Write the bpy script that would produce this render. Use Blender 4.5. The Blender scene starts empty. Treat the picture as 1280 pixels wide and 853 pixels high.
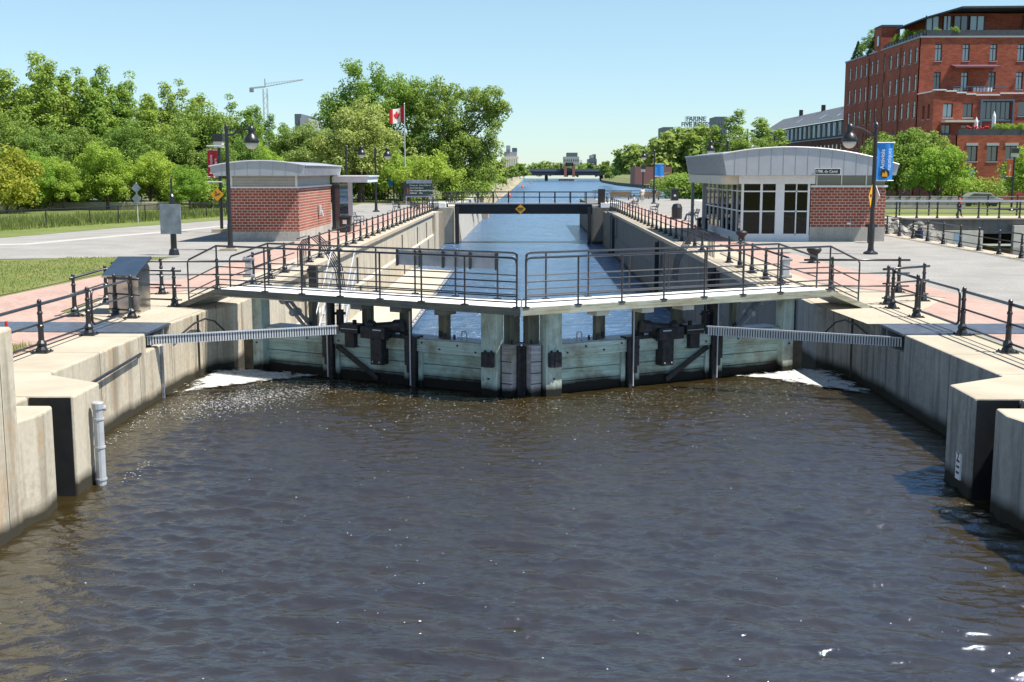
import bpy, math, random
import numpy as np
from mathutils import Vector, Matrix
random.seed(7); R=math.radians
scene=bpy.context.scene; col=scene.collection
D=bpy.data
# ------------------------------------------------------------------ helpers
def fp_(u,v,Y):                      # surveyed bearing and height -> metres at distance Y
    p=R(8.3374); s=R(.78189); a=(u-640)/1450; b=-(v-426.5)/1450
    dy=math.cos(p)+b*math.sin(p); dz=-math.sin(p)+b*math.cos(p); X=a*math.cos(s)-dy*math.sin(s); Yy=a*math.sin(s)+dy*math.cos(s)
    return (X/Yy*Y,3.7+dz/Yy*Y)
class MB:
    def __init__(s): s.v=[];s.f=[];s.m=[];s.mi=0
    def add(s,vs,fs):
        o=len(s.v); s.v+=[tuple(p) for p in vs]
        for f in fs: s.f.append([o+i for i in f]); s.m.append(s.mi)
        return s
    def box(s,x0,x1,y0,y1,z0,z1):
        if x0>x1:x0,x1=x1,x0
        if y0>y1:y0,y1=y1,y0
        if z0>z1:z0,z1=z1,z0
        return s.add([(x0,y0,z0),(x1,y0,z0),(x1,y1,z0),(x0,y1,z0),(x0,y0,z1),(x1,y0,z1),(x1,y1,z1),(x0,y1,z1)],
            [(0,3,2,1),(4,5,6,7),(0,1,5,4),(1,2,6,5),(2,3,7,6),(3,0,4,7)])
    def quad(s,a,b,c,d): return s.add([a,b,c,d],[(0,1,2,3)])
    def prism(s,poly,z0,z1):
        a=sum(poly[i][0]*poly[(i+1)%len(poly)][1]-poly[(i+1)%len(poly)][0]*poly[i][1] for i in range(len(poly)))
        if a<0: poly=poly[::-1]
        n=len(poly)
        return s.add([(x,y,z0) for x,y in poly]+[(x,y,z1) for x,y in poly],
            [tuple(range(n-1,-1,-1)),tuple(range(n,2*n))]+[(i,(i+1)%n,n+(i+1)%n,n+i) for i in range(n)])
    def extr(s,poly,axis,a0,a1):       # poly in (x,z) extruded along y, or (y,z) along x
        n=len(poly)
        if axis=='y': P=lambda p,t:(p[0],t,p[1])
        else: P=lambda p,t:(t,p[0],p[1])
        return s.add([P(p,a0) for p in poly]+[P(p,a1) for p in poly],
            [tuple(range(n)),tuple(range(2*n-1,n-1,-1))]+[(i,n+i,n+(i+1)%n,(i+1)%n) for i in range(n)])
    def tube(s,pts,r,n=8):
        pts=[Vector(p) for p in pts]; k=len(pts)
        rs=r if isinstance(r,(list,tuple)) else [r]*k
        vs=[];up0=None
        for i,p in enumerate(pts):
            if i==0: d=pts[1]-p
            elif i==k-1: d=p-pts[i-1]
            else: d=(pts[i+1]-p).normalized()+(p-pts[i-1]).normalized()
            d.normalize()
            if up0 is None: up0=Vector((0,0,1)) if abs(d.z)<.9 else Vector((1,0,0))
            a=d.cross(up0)
            if a.length<1e-4: a=d.cross(Vector((0,1,0)))
            a.normalize(); b=a.cross(d).normalized(); up0=b
            for j in range(n):
                t=2*math.pi*j/n; vs.append(p+a*(rs[i]*math.cos(t))+b*(rs[i]*math.sin(t)))
        fs=[]
        for i in range(k-1):
            for j in range(n): fs.append((i*n+j,i*n+(j+1)%n,(i+1)*n+(j+1)%n,(i+1)*n+j))
        fs.append(tuple(range(n-1,-1,-1))); fs.append(tuple((k-1)*n+j for j in range(n)))
        return s.add(vs,fs)
    def bar(s,a,b,w,h):                # rectangular bar between two points
        a=Vector(a);b=Vector(b);d=(b-a).normalized()
        x=d.cross(Vector((0,0,1)))
        if x.length<1e-3:x=Vector((1,0,0))
        x.normalize();z=x.cross(d).normalized();x=x*w/2;z=z*h/2
        return s.add([a-x-z,a+x-z,a+x+z,a-x+z,b-x-z,b+x-z,b+x+z,b-x+z],
            [(0,1,2,3),(7,6,5,4),(0,4,5,1),(1,5,6,2),(2,6,7,3),(3,7,4,0)])
    def lathe(s,c,prof,n=12):
        k=len(prof);vs=[]
        for r,z in prof:
            for j in range(n):
                t=2*math.pi*j/n; vs.append((c[0]+r*math.cos(t),c[1]+r*math.sin(t),c[2]+z))
        fs=[(i*n+j,i*n+(j+1)%n,(i+1)*n+(j+1)%n,(i+1)*n+j) for i in range(k-1) for j in range(n)]
        fs.append(tuple(range(n-1,-1,-1))); fs.append(tuple((k-1)*n+j for j in range(n)))
        return s.add(vs,fs)
    def ball(s,c,r,n=10,sz=1.):
        return s.lathe(c,[(max(.002,r*math.sin(math.pi*i/6)),-r*sz*math.cos(math.pi*i/6)) for i in range(7)],n)
    def build(s,name,mats,parent=None,smooth=False,bevel=0):
        me=D.meshes.new(name); me.from_pydata(s.v,[],s.f)
        if not isinstance(mats,(list,tuple)): mats=[mats]
        for m in mats: me.materials.append(M[m])
        me.polygons.foreach_set('material_index',s.m)
        if smooth: me.polygons.foreach_set('use_smooth',[True]*len(s.f))
        uv=me.uv_layers.new(name='UVMap'); out=[]
        for p in me.polygons:
            n=p.normal
            for li in p.loop_indices:
                c=me.vertices[me.loops[li].vertex_index].co
                if abs(n.z)>.75: out+=[c.x,c.y]
                elif abs(n.x)>abs(n.y): out+=[c.y,c.z]
                else: out+=[c.x,c.z]
        uv.data.foreach_set('uv',out)
        return link(name,me,parent,bevel)
def link(name,me,parent=None,bevel=0):
    o=D.objects.new(name,me); col.objects.link(o)
    if parent:
        o.parent=parent
        o.matrix_parent_inverse=Matrix.Translation(-parent.location) if not parent.get('_local') else Matrix()
    if bevel:
        b=o.modifiers.new('b','BEVEL');b.width=bevel;b.segments=2;b.limit_method='ANGLE'
    return o
def tag(o,label=None,cat=None,group=None,kind=None):
    if label:o['label']=label
    if cat:o['category']=cat
    if group:o['group']=group
    if kind:o['kind']=kind
    return o
def thing(name,loc,label,cat,group=None,local=False,rz=0):
    o=D.objects.new(name,None); col.objects.link(o); o.location=loc; o.rotation_euler=(0,0,rz)
    o.empty_display_size=.2
    if local:o['_local']=1
    return tag(o,label,cat,group)
def dup(root,loc,rz=0,sc=None,label=None,group=None):
    r=root.copy(); col.objects.link(r); r.location=loc; r.rotation_euler=(0,0,rz)
    if sc is not None: r.scale=(sc,sc,sc) if not isinstance(sc,tuple) else sc
    if label:r['label']=label
    if group:r['group']=group
    for ch in list(root.children):
        c=ch.copy(); col.objects.link(c); c.parent=r
        for g in list(ch.children):
            d=g.copy(); col.objects.link(d); d.parent=c
    return r
def text(s,size,mat,parent,loc,rot,name='lettering',ext=.002,align='CENTER',sub=None):
    cu=D.curves.new('t','FONT'); cu.body=s; cu.size=size; cu.align_x=align; cu.align_y='CENTER'; cu.extrude=ext; cu.offset=.03*size if size>3 else 0
    t=D.objects.new('t',cu); col.objects.link(t); bpy.context.view_layer.update()
    me=D.meshes.new_from_object(t.evaluated_get(bpy.context.evaluated_depsgraph_get()))
    D.objects.remove(t); me.materials.clear(); me.materials.append(M[mat]); me.name=name
    me.transform(Matrix.Translation(loc) @ Matrix.Rotation(rot[2],4,'Z') @ Matrix.Rotation(rot[0],4,'X') @ Matrix.Rotation(rot[1],4,'Z'))
    return link(name,me,parent)
# ------------------------------------------------------------------ materials
M={}
def base(name):
    m=D.materials.new(name); m.use_nodes=True; nt=m.node_tree
    b=nt.nodes['Principled BSDF']; M[name]=m; return m,nt,b
def nd(nt,t,**k):
    n=nt.nodes.new(t)
    for a,v in k.items():
        if a.startswith('i_'): n.inputs[a[2:].replace('_',' ')].default_value=v
        else: setattr(n,a,v)
    return n
def mixc(nt,fac,a,b,blend='MIX'):
    n=nt.nodes.new('ShaderNodeMix'); n.data_type='RGBA'; n.blend_type=blend
    for i,x in ((0,fac),(6,a),(7,b)):
        if hasattr(x,'is_linked') or hasattr(x,'links'): nt.links.new(x,n.inputs[i])
        elif isinstance(x,(int,float)): n.inputs[i].default_value=x
        else: n.inputs[i].default_value=(*x,1)
    return n.outputs[2]
def ramp(nt,src,p0,p1,c0=(0,0,0),c1=(1,1,1)):
    r=nt.nodes.new('ShaderNodeValToRGB'); nt.links.new(src,r.inputs[0])
    r.color_ramp.elements[0].position=p0;r.color_ramp.elements[1].position=p1
    r.color_ramp.elements[0].color=(*c0,1);r.color_ramp.elements[1].color=(*c1,1)
    return r.outputs[0]
def coords(nt,kind='Object',scale=(1,1,1)):
    t=nt.nodes.new('ShaderNodeTexCoord'); 
    if kind=='World':
        g=nt.nodes.new('ShaderNodeNewGeometry'); src=g.outputs['Position']
    else: src=t.outputs[kind]
    mp=nt.nodes.new('ShaderNodeMapping'); mp.inputs['Scale'].default_value=scale
    nt.links.new(src,mp.inputs[0]); return mp.outputs[0]
def noise(nt,co,scale,detail=4,rough=.55,dist=0):
    n=nd(nt,'ShaderNodeTexNoise'); n.inputs['Scale'].default_value=scale; n.inputs['Detail'].default_value=detail
    n.inputs['Roughness'].default_value=rough; n.inputs['Distortion'].default_value=dist
    nt.links.new(co,n.inputs['Vector']); return n.outputs[0]
def bump(nt,b,h,strength=.3,dist=.02):
    n=nd(nt,'ShaderNodeBump'); n.inputs['Strength'].default_value=strength; n.inputs['Distance'].default_value=dist
    nt.links.new(h,n.inputs['Height']); nt.links.new(n.outputs[0],b.inputs['Normal']); return n
def plain(name,c,rough=.6,metal=0,var=.12,scale=3,spec=.5):
    m,nt,b=base(name); co=coords(nt,'World')
    f=ramp(nt,noise(nt,co,scale,5,.6),.3,.7)
    c2=tuple(x*(1-var*1.6) for x in c); c1=tuple(min(1,x*(1+var)) for x in c)
    nt.links.new(mixc(nt,f,c2,c1),b.inputs['Base Color'])
    b.inputs['Roughness'].default_value=rough; b.inputs['Metallic'].default_value=metal
    b.inputs['Specular IOR Level'].default_value=spec
    return m
def concrete(name,c,streak=.5,dark=(.09,.08,.065),stain=(.28,.17,.07),wet=-1.45,scale=1.,seams=0):
    m,nt,b=base(name)
    co=coords(nt,'World'); cs=coords(nt,'World',(2.2,2.2,.16))
    n1=noise(nt,co,.7*scale,6,.6); n2=noise(nt,cs,1.0*scale,6,.65); n3=noise(nt,co,9*scale,4,.6); n4=noise(nt,co,60,3,.6)
    c0=tuple(x*.72 for x in c); 
    o=mixc(nt,ramp(nt,n1,.3,.7),c0,c)
    o=mixc(nt,ramp(nt,n3,.35,.75),o,tuple(min(1,x*1.12) for x in c))
    geo=nd(nt,'ShaderNodeNewGeometry'); sx=nd(nt,'ShaderNodeSeparateXYZ'); nt.links.new(geo.outputs['Normal'],sx.inputs[0])
    tm=nd(nt,'ShaderNodeMapRange'); nt.links.new(sx.outputs[2],tm.inputs[0]); tm.inputs[1].default_value=.7; tm.inputs[2].default_value=.9
    if name in('concrete_sun','concrete_shade'): o=mixc(nt,tm.outputs[0],o,mixc(nt,ramp(nt,n1,.3,.7),(.37,.32,.24),(.49,.425,.325)))
    up=nd(nt,'ShaderNodeMath',operation='ABSOLUTE'); nt.links.new(sx.outputs[2],up.inputs[0])
    side=nd(nt,'ShaderNodeMath',operation='LESS_THAN'); side.inputs[1].default_value=.6; nt.links.new(up.outputs[0],side.inputs[0])
    f=nd(nt,'ShaderNodeMath',operation='MULTIPLY'); nt.links.new(ramp(nt,n2,.48,.72),f.inputs[0]); nt.links.new(side.outputs[0],f.inputs[1])
    f2=nd(nt,'ShaderNodeMath',operation='MULTIPLY'); nt.links.new(f.outputs[0],f2.inputs[0]); f2.inputs[1].default_value=streak
    o=mixc(nt,f2.outputs[0],o,dark)
    cs2=coords(nt,'World',(1.3,1.3,.25)); n5=noise(nt,cs2,1.7*scale,5,.6,.4)
    f3=nd(nt,'ShaderNodeMath',operation='MULTIPLY'); nt.links.new(ramp(nt,n5,.53,.70),f3.inputs[0]); nt.links.new(side.outputs[0],f3.inputs[1])
    f4=nd(nt,'ShaderNodeMath',operation='MULTIPLY'); nt.links.new(f3.outputs[0],f4.inputs[0]); f4.inputs[1].default_value=streak*.6
    o=mixc(nt,f4.outputs[0],o,stain)
    # algae line at the water
    sp=nd(nt,'ShaderNodeSeparateXYZ'); nt.links.new(geo.outputs['Position'],sp.inputs[0])
    ad=nd(nt,'ShaderNodeMath',operation='MULTIPLY_ADD'); nt.links.new(n1,ad.inputs[0]); ad.inputs[1].default_value=-.35; nt.links.new(sp.outputs[2],ad.inputs[2])
    mr=nd(nt,'ShaderNodeMapRange'); nt.links.new(ad.outputs[0],mr.inputs[0]); mr.inputs[1].default_value=wet-.22; mr.inputs[2].default_value=wet-.02
    mr.inputs[3].default_value=1; mr.inputs[4].default_value=0
    o=mixc(nt,mr.outputs[0],o,(.035,.03,.018))
    if seams:
        w=nd(nt,'ShaderNodeMath',operation='FRACT'); dv=nd(nt,'ShaderNodeMath',operation='DIVIDE'); nt.links.new(sp.outputs[1],dv.inputs[0]); dv.inputs[1].default_value=seams
        nt.links.new(dv.outputs[0],w.inputs[0]); lt=nd(nt,'ShaderNodeMath',operation='LESS_THAN'); nt.links.new(w.outputs[0],lt.inputs[0]); lt.inputs[1].default_value=.022/seams
        o=mixc(nt,lt.outputs[0],o,(.03,.028,.025))
    nt.links.new(o,b.inputs['Base Color']); b.inputs['Roughness'].default_value=.85; b.inputs['Specular IOR Level'].default_value=.3
    h=nd(nt,'ShaderNodeMath',operation='ADD'); nt.links.new(n3,h.inputs[0]); nt.links.new(n4,h.inputs[1])
    bump(nt,b,h.outputs[0],.35,.012)
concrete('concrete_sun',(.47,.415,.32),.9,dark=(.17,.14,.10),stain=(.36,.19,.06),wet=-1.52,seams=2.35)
concrete('concrete_shade',(.33,.315,.285),1.,dark=(.07,.068,.065),stain=(.45,.44,.41),wet=-1.5,seams=2.35)  # darker copy of concrete_sun, shade of the right wall painted in
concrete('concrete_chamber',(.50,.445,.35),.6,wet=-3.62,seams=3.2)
concrete('concrete_chamber_shade',(.17,.165,.155),.8,wet=-3.4,seams=3.2)  # chamber concrete again, with the right side's shade put into its colour
concrete('concrete_plain',(.42,.40,.36),.3,wet=-9)
concrete('coping',(.46,.395,.30),.3,wet=-9)
def bricks(name,c1,c2,mortar,scale=1.,bw=.215,bh=.075,ms=.012,rough=.85,rot=0,var=.5):
    m,nt,b=base(name); co=coords(nt,'UV',(scale,scale,1))
    if rot:
        co.node.inputs['Rotation'].default_value=(0,0,rot)
    br=nd(nt,'ShaderNodeTexBrick'); nt.links.new(co,br.inputs['Vector'])
    br.inputs['Color1'].default_value=(*c1,1);br.inputs['Color2'].default_value=(*c2,1);br.inputs['Mortar'].default_value=(*mortar,1)
    br.inputs['Scale'].default_value=1;br.inputs['Brick Width'].default_value=bw;br.inputs['Row Height'].default_value=bh
    br.inputs['Mortar Size'].default_value=ms; br.inputs['Mortar Smooth'].default_value=.1; br.inputs['Bias'].default_value=-.1
    wc=coords(nt,'World'); n=noise(nt,wc,.6,6,.65)
    o=mixc(nt,ramp(nt,n,.35,.7),br.outputs[0],(.5,.5,.5),'MULTIPLY')
    o2=mixc(nt,var,br.outputs[0],o)
    nt.links.new(o2,b.inputs['Base Color']); b.inputs['Roughness'].default_value=rough; b.inputs['Specular IOR Level'].default_value=.25
    bump(nt,b,br.outputs[1],-.3,.01)
bricks('brick_kiosk',(.30,.065,.04),(.36,.10,.06),(.50,.42,.36),bw=.3,bh=.15,ms=.018)
bricks('brick_factory',(.34,.08,.046),(.46,.13,.075),(.28,.115,.085),bw=.5,bh=.16,ms=.012,var=.7)
bricks('brick_old',(.17,.05,.03),(.23,.075,.05),(.15,.08,.06),bw=.5,bh=.16,ms=.012,var=.7)
bricks('brick_paving',(.44,.29,.235),(.53,.36,.30),(.30,.23,.19),bw=.22,bh=.11,ms=.009,rot=R(45),var=.35)
def ground_mat(name,c1,c2,c3,s=.5,fine=40,bs=.5,rough=.95):
    m,nt,b=base(name); co=coords(nt,'World')
    o=mixc(nt,ramp(nt,noise(nt,co,s,6,.65),.35,.65),c1,c2)
    o=mixc(nt,ramp(nt,noise(nt,co,fine,3,.7),.45,.75),o,c3)
    nt.links.new(o,b.inputs['Base Color']); b.inputs['Roughness'].default_value=rough; b.inputs['Specular IOR Level'].default_value=.2
    bump(nt,b,noise(nt,co,fine*.7,4,.7),bs,.02)
ground_mat('asphalt',(.26,.25,.23),(.345,.33,.305),(.20,.19,.178),.45,11,.5)
ground_mat('asphalt_light',(.42,.40,.36),(.47,.45,.41),(.36,.34,.31),.5,16,.2)
ground_mat('lawn',(.11,.155,.03),(.22,.20,.085),(.10,.14,.025),.55,9,.9)
ground_mat('verge',(.13,.17,.04),(.19,.21,.07),(.09,.13,.03),.3,6,.9)
ground_mat('earth',(.16,.17,.07),(.12,.15,.05),(.18,.17,.09),.1,3,.3)
ground_mat('bare',(.33,.29,.2),(.25,.22,.15),(.4,.36,.26),.6,8,.5)
plain('black_paint',(.016,.016,.018),.38,var=.25,scale=8,spec=.6)
plain('rail_paint',(.020,.022,.030),.30,var=.25,scale=8,spec=.7)
plain('light_steel',(.55,.56,.58),.45,.3,.08)
plain('steel_grey',(.30,.32,.36),.45,.4,.2,12)
plain('dark_steel',(.03,.03,.034),.5,.3,.4,10)
plain('slot_plate',(.022,.023,.025),.42,.2,.3,2)
plain('stainless',(.50,.49,.46),.22,1,.12,2.2)
plain('hatch_steel',(.16,.18,.22),.42,.6,.2,5)
plain('roof_metal',(.42,.43,.46),.4,.35,.06,1.2)
plain('roof_edge',(.55,.56,.58),.4,.3,.05)
plain('white_trim',(.72,.74,.76),.45,0,.05)
plain('white_deck',(.80,.79,.76),.7,0,.08,2)
plain('louvre',(.42,.42,.40),.5,.2,.08)
plain('cream',(.62,.57,.46),.7,0,.08)
plain('bark',(.12,.095,.07),.95,0,.4,6)
plain('wood_slat',(.22,.16,.10),.8,0,.3,8)
plain('red_paint',(.45,.02,.02),.5,0,.1)
plain('banner_red',(.50,.015,.02),.7,0,.05)
plain('banner_blue',(.02,.24,.68),.6,0,.05)
plain('banner_orange',(.75,.16,.05),.7,0,.05)
plain('sign_yellow',(.72,.33,.01),.5,0,.05)
plain('sign_green',(.012,.05,.045),.5,0,.08)
plain('sign_black',(.01,.018,.014),.4,0,.1)
plain('white_paint',(.80,.80,.80),.6,0,.03)
plain('flag_red',(.55,.01,.015),.7,0,.05)
plain('fabric_dark',(.03,.035,.05),.9,0,.2)
plain('fabric_blue',(.03,.20,.45),.9,0,.1)
plain('fabric_white',(.70,.68,.64),.9,0,.08)
plain('fabric_red',(.5,.03,.03),.9,0,.1)
plain('fabric_grey',(.25,.26,.28),.9,0,.1)
plain('fabric_jean',(.05,.08,.15),.9,0,.15)
plain('skin',(.50,.28,.19),.6,0,.05)
plain('hair',(.06,.03,.02),.8,0,.2)
plain('slate',(.13,.14,.16),.7,0,.2,2)
plain('far_grey',(.36,.38,.40),.8,0,.1,.05)
plain('far_dark',(.10,.13,.17),.6,0,.1,.05)
plain('far_brick',(.30,.13,.10),.8,0,.1,.05)
plain('bridge_dark',(.035,.038,.045),.5,.2,.15,1)
plain('bridge_girder',(.018,.016,.018),.55,.1,.3,3)
plain('rust',(.25,.10,.05),.8,0,.3,1)
plain('maroon',(.13,.05,.07),.7,0,.1)
plain('rock',(.30,.28,.24),.9,0,.45,1.5)
plain('old_stone',(.12,.115,.10),.9,0,.35,.6)
plain('pvc_grey',(.38,.39,.41),.4,0,.1,4)
plain('lamp_glass',(.60,.58,.50),.25,0,.05)
plain('navy',(.012,.02,.06),.4,0,.2)
plain('terracotta',(.4,.10,.05),.8,0,.2)
plain('car_paint',(.35,.37,.40),.25,.3,.03)
plain('planter_dark',(.05,.06,.07),.7,0,.2)
plain('brown_pier',(.22,.18,.13),.9,0,.3,2)
plain('panel_back',(.24,.27,.32),.45,.3,.2,3)
# weathered green timber
def timber(name,c,c2,wetz,stretch=(.35,.35,9)):
    m,nt,b=base(name); co=coords(nt,'World',stretch); w=coords(nt,'World')
    n1=noise(nt,co,1.6,7,.7,.3); n2=noise(nt,w,1.3,6,.6); n3=noise(nt,co,7,4,.7)
    o=mixc(nt,ramp(nt,n1,.38,.58),c2,c)
    o=mixc(nt,ramp(nt,n2,.46,.72),o,(.22,.19,.12))
    o=mixc(nt,ramp(nt,n3,.56,.72),o,(.05,.055,.045))
    geo=nd(nt,'ShaderNodeNewGeometry'); sp=nd(nt,'ShaderNodeSeparateXYZ'); nt.links.new(geo.outputs['Position'],sp.inputs[0])
    ad=nd(nt,'ShaderNodeMath',operation='MULTIPLY_ADD'); nt.links.new(n2,ad.inputs[0]); ad.inputs[1].default_value=-.22; nt.links.new(sp.outputs[2],ad.inputs[2])
    mr=nd(nt,'ShaderNodeMapRange'); nt.links.new(ad.outputs[0],mr.inputs[0]); mr.inputs[1].default_value=wetz-.16; mr.inputs[2].default_value=wetz+.02
    mr.inputs[3].default_value=1; mr.inputs[4].default_value=0
    o=mixc(nt,mr.outputs[0],o,(.012,.011,.008))
    nt.links.new(o,b.inputs['Base Color']); b.inputs['Roughness'].default_value=.8; b.inputs['Specular IOR Level'].default_value=.3
    bump(nt,b,n3,.4,.01)
timber('timber_green',(.52,.62,.56),(.36,.46,.40),-1.42)
timber('timber_plank',(.46,.60,.53),(.31,.43,.36),-1.43)
timber('timber_post',(.52,.61,.55),(.38,.48,.42),-1.5,(6,6,.5))
timber('timber_grey',(.48,.46,.47),(.28,.26,.27),-1.55)
timber('timber_brown',(.14,.145,.115),(.08,.085,.065),-9,(5,5,.5))
timber('beam_lichen_lit',(.34,.36,.29),(.20,.21,.16),-9)
timber('beam_shade',(.16,.16,.14),(.09,.09,.08),-9)
# window glass for distant facades
def glassy(name,c,rough=.06):
    m,nt,b=base(name); b.inputs['Base Color'].default_value=(*c,1); b.inputs['Roughness'].default_value=rough
    b.inputs['Specular IOR Level'].default_value=1.; b.inputs['IOR'].default_value=1.6
glassy('window_glass',(.05,.06,.07)); glassy('window_pale',(.30,.40,.46),.1)  # window_pale has the sky's reflection painted into its base colour
m,nt,b=base('pane_glass')
nt.nodes.remove(b); out=nt.nodes['Material Output']
tr=nd(nt,'ShaderNodeBsdfTransparent'); tr.inputs[0].default_value=(.26,.29,.30,1); gl=nd(nt,'ShaderNodeBsdfGlossy'); gl.inputs['Roughness'].default_value=.02
fr=nd(nt,'ShaderNodeFresnel'); fr.inputs[0].default_value=1.45; mx=nd(nt,'ShaderNodeMixShader')
nt.links.new(fr.outputs[0],mx.inputs[0]);nt.links.new(tr.outputs[0],mx.inputs[1]);nt.links.new(gl.outputs[0],mx.inputs[2]);nt.links.new(mx.outputs[0],out.inputs[0])
def leafmat(name,c1,c2,tl=.35):
    tl+=.1; c1=tuple(x*1.4 for x in c1); c2=tuple(x*1.38 for x in c2)
    m,nt,b=base(name); nt.nodes.remove(b); out=nt.nodes['Material Output']
    g=nd(nt,'ShaderNodeNewGeometry'); oi=nd(nt,'ShaderNodeObjectInfo')
    o=mixc(nt,g.outputs['Random Per Island'],c1,c2)
    hs=nd(nt,'ShaderNodeHueSaturation'); nt.links.new(o,hs.inputs['Color'])
    mr=nd(nt,'ShaderNodeMapRange'); nt.links.new(oi.outputs['Random'],mr.inputs[0]); mr.inputs[3].default_value=.475; mr.inputs[4].default_value=.515
    nt.links.new(mr.outputs[0],hs.inputs['Hue'])
    mv=nd(nt,'ShaderNodeMapRange'); nt.links.new(oi.outputs['Random'],mv.inputs[0]); mv.inputs[3].default_value=1.15; mv.inputs[4].default_value=.85
    nt.links.new(mv.outputs[0],hs.inputs['Value'])
    df=nd(nt,'ShaderNodeBsdfDiffuse'); tn=nd(nt,'ShaderNodeBsdfTranslucent'); gs=nd(nt,'ShaderNodeBsdfGlossy'); gs.inputs['Roughness'].default_value=.6; gs.inputs[0].default_value=(.6,.75,.35,1)
    nt.links.new(hs.outputs[0],df.inputs[0]); 
    t2=mixc(nt,.5,hs.outputs[0],(.35,.45,.05),'MIX'); nt.links.new(t2,tn.inputs[0])
    a=nd(nt,'ShaderNodeMixShader'); a.inputs[0].default_value=tl; nt.links.new(df.outputs[0],a.inputs[1]);nt.links.new(tn.outputs[0],a.inputs[2])
    c=nd(nt,'ShaderNodeMixShader'); c.inputs[0].default_value=.03; nt.links.new(a.outputs[0],c.inputs[1]);nt.links.new(gs.outputs[0],c.inputs[2])
    nt.links.new(c.outputs[0],out.inputs[0])
leafmat('leaf_mid',(.145,.235,.042),(.22,.32,.075))
leafmat('leaf_dark',(.105,.18,.038),(.17,.255,.065),.33)
leafmat('leaf_bright',(.175,.285,.04),(.25,.37,.07),.42)
leafmat('leaf_chestnut',(.13,.205,.04),(.32,.37,.15),.33)
leafmat('leaf_conifer',(.02,.045,.02),(.04,.07,.03),.1)
leafmat('leaf_far',(.13,.20,.05),(.19,.26,.07),.3)
leafmat('leaf_yellow',(.20,.23,.03),(.27,.27,.04),.4)
leafmat('grass_blade',(.14,.19,.05),(.22,.24,.08),.3)
# water
def water(name,c,s1,s2,st,dist,stretch=(1,1,1),rough=.04,rot=0,ior=1.333,tint=(1,1,1),lev=.5):
    m,nt,b=base(name); co=coords(nt,'World',stretch); co.node.inputs['Rotation'].default_value=(0,0,rot)
    n1=noise(nt,co,s1,3,.5,.6); n2=noise(nt,co,s2,4,.6,.3); n3=noise(nt,co,s1*.28,2,.5)
    a=nd(nt,'ShaderNodeMath',operation='MULTIPLY_ADD'); nt.links.new(n2,a.inputs[0]); a.inputs[1].default_value=.33; nt.links.new(n1,a.inputs[2])
    a2=nd(nt,'ShaderNodeMath',operation='MULTIPLY_ADD'); nt.links.new(n3,a2.inputs[0]); a2.inputs[1].default_value=1.2; nt.links.new(a.outputs[0],a2.inputs[2])
    o=mixc(nt,ramp(nt,n3,.3,.7),c,tuple(x*.75 for x in c))
    nt.links.new(o,b.inputs['Base Color']); b.inputs['Roughness'].default_value=rough; b.inputs['IOR'].default_value=ior; b.inputs['Specular Tint'].default_value=(*tint,1)
    b.inputs['Specular IOR Level'].default_value=lev
    bump(nt,b,a2.outputs[0],st,dist)
water('water_upper',(.036,.025,.007),5.5,13,1.,.03,(.7,1.3,1),.05,R(8),1.95,(.74,.86,1),1.)
water('water_lower',(.075,.145,.26),1.1,4.5,1.,.5,(.8,1.2,1),.20,0,1.6,(.58,.80,1),.6)
# foam
m,nt,b=base('foam'); co=coords(nt,'World'); n=noise(nt,co,2.2,8,.75,.5); n2=noise(nt,co,26,3,.7)
nt.links.new(mixc(nt,ramp(nt,noise(nt,co,7,6,.7,.8),.35,.7),(.42,.41,.37),(.72,.71,.68)),b.inputs['Base Color']); b.inputs['Roughness'].default_value=.8; bump(nt,b,n2,.6,.02)
uvn=coords(nt,'UV'); sx=nd(nt,'ShaderNodeSeparateXYZ'); at=nd(nt,'ShaderNodeAttribute'); at.attribute_name='edge'
a=nd(nt,'ShaderNodeMath',operation='MULTIPLY_ADD'); nt.links.new(n,a.inputs[0]); a.inputs[1].default_value=1.5; nt.links.new(at.outputs['Fac'],a.inputs[2])
a2=nd(nt,'ShaderNodeMath',operation='MULTIPLY_ADD'); nt.links.new(n2,a2.inputs[0]); a2.inputs[1].default_value=.35; nt.links.new(a.outputs[0],a2.inputs[2])
rr=ramp(nt,a2.outputs[0],.86,1.12); nt.links.new(rr,b.inputs['Alpha'])
# ------------------------------------------------------------------ camera, world, sun
cam=D.objects.new('camera',D.cameras.new('camera')); col.objects.link(cam); scene.camera=cam
cam.location=(0,0,3.7); cam.rotation_euler=(R(90-8.337),0,R(.782)); cam.data.sensor_width=36; cam.data.lens=40.78
cam.data.clip_end=8000; cam.data.clip_start=.1
SE,SA=62.,105.   # elevation, compass azimuth (0 = +Y, 90 = +X)
w=D.worlds.new('World'); scene.world=w; w.use_nodes=True; nt=w.node_tree
sky=nt.nodes.new('ShaderNodeTexSky'); sky.sky_type='NISHITA'; sky.sun_disc=False; sky.sun_elevation=R(SE); sky.sun_rotation=R(SA)
sky.air_density=1.0; sky.dust_density=.0; sky.ozone_density=2.2; sky.altitude=0
bg=nt.nodes['Background']
tcw=nt.nodes.new('ShaderNodeTexCoord'); spw=nt.nodes.new('ShaderNodeSeparateXYZ'); nt.links.new(tcw.outputs['Generated'],spw.inputs[0])
skyc=mixc(nt,1.,sky.outputs[0],ramp(nt,spw.outputs[2],.0,.16,(.60,.765,.96),(.97,1.01,.96)),'MULTIPLY'); nt.links.new(skyc,bg.inputs[0]); bg.inputs[1].default_value=.095
sun=D.objects.new('sun',D.lights.new('sun','SUN')); col.objects.link(sun); sun.data.energy=5.0; sun.data.angle=R(.5); sun.data.color=(1,.95,.87)
sd=Vector((math.cos(R(SE))*math.sin(R(SA)),math.cos(R(SE))*math.cos(R(SA)),math.sin(R(SE))))
sun.rotation_euler=sd.to_track_quat('Z','Y').to_euler(); sun.location=(60,-20,80)
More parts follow.
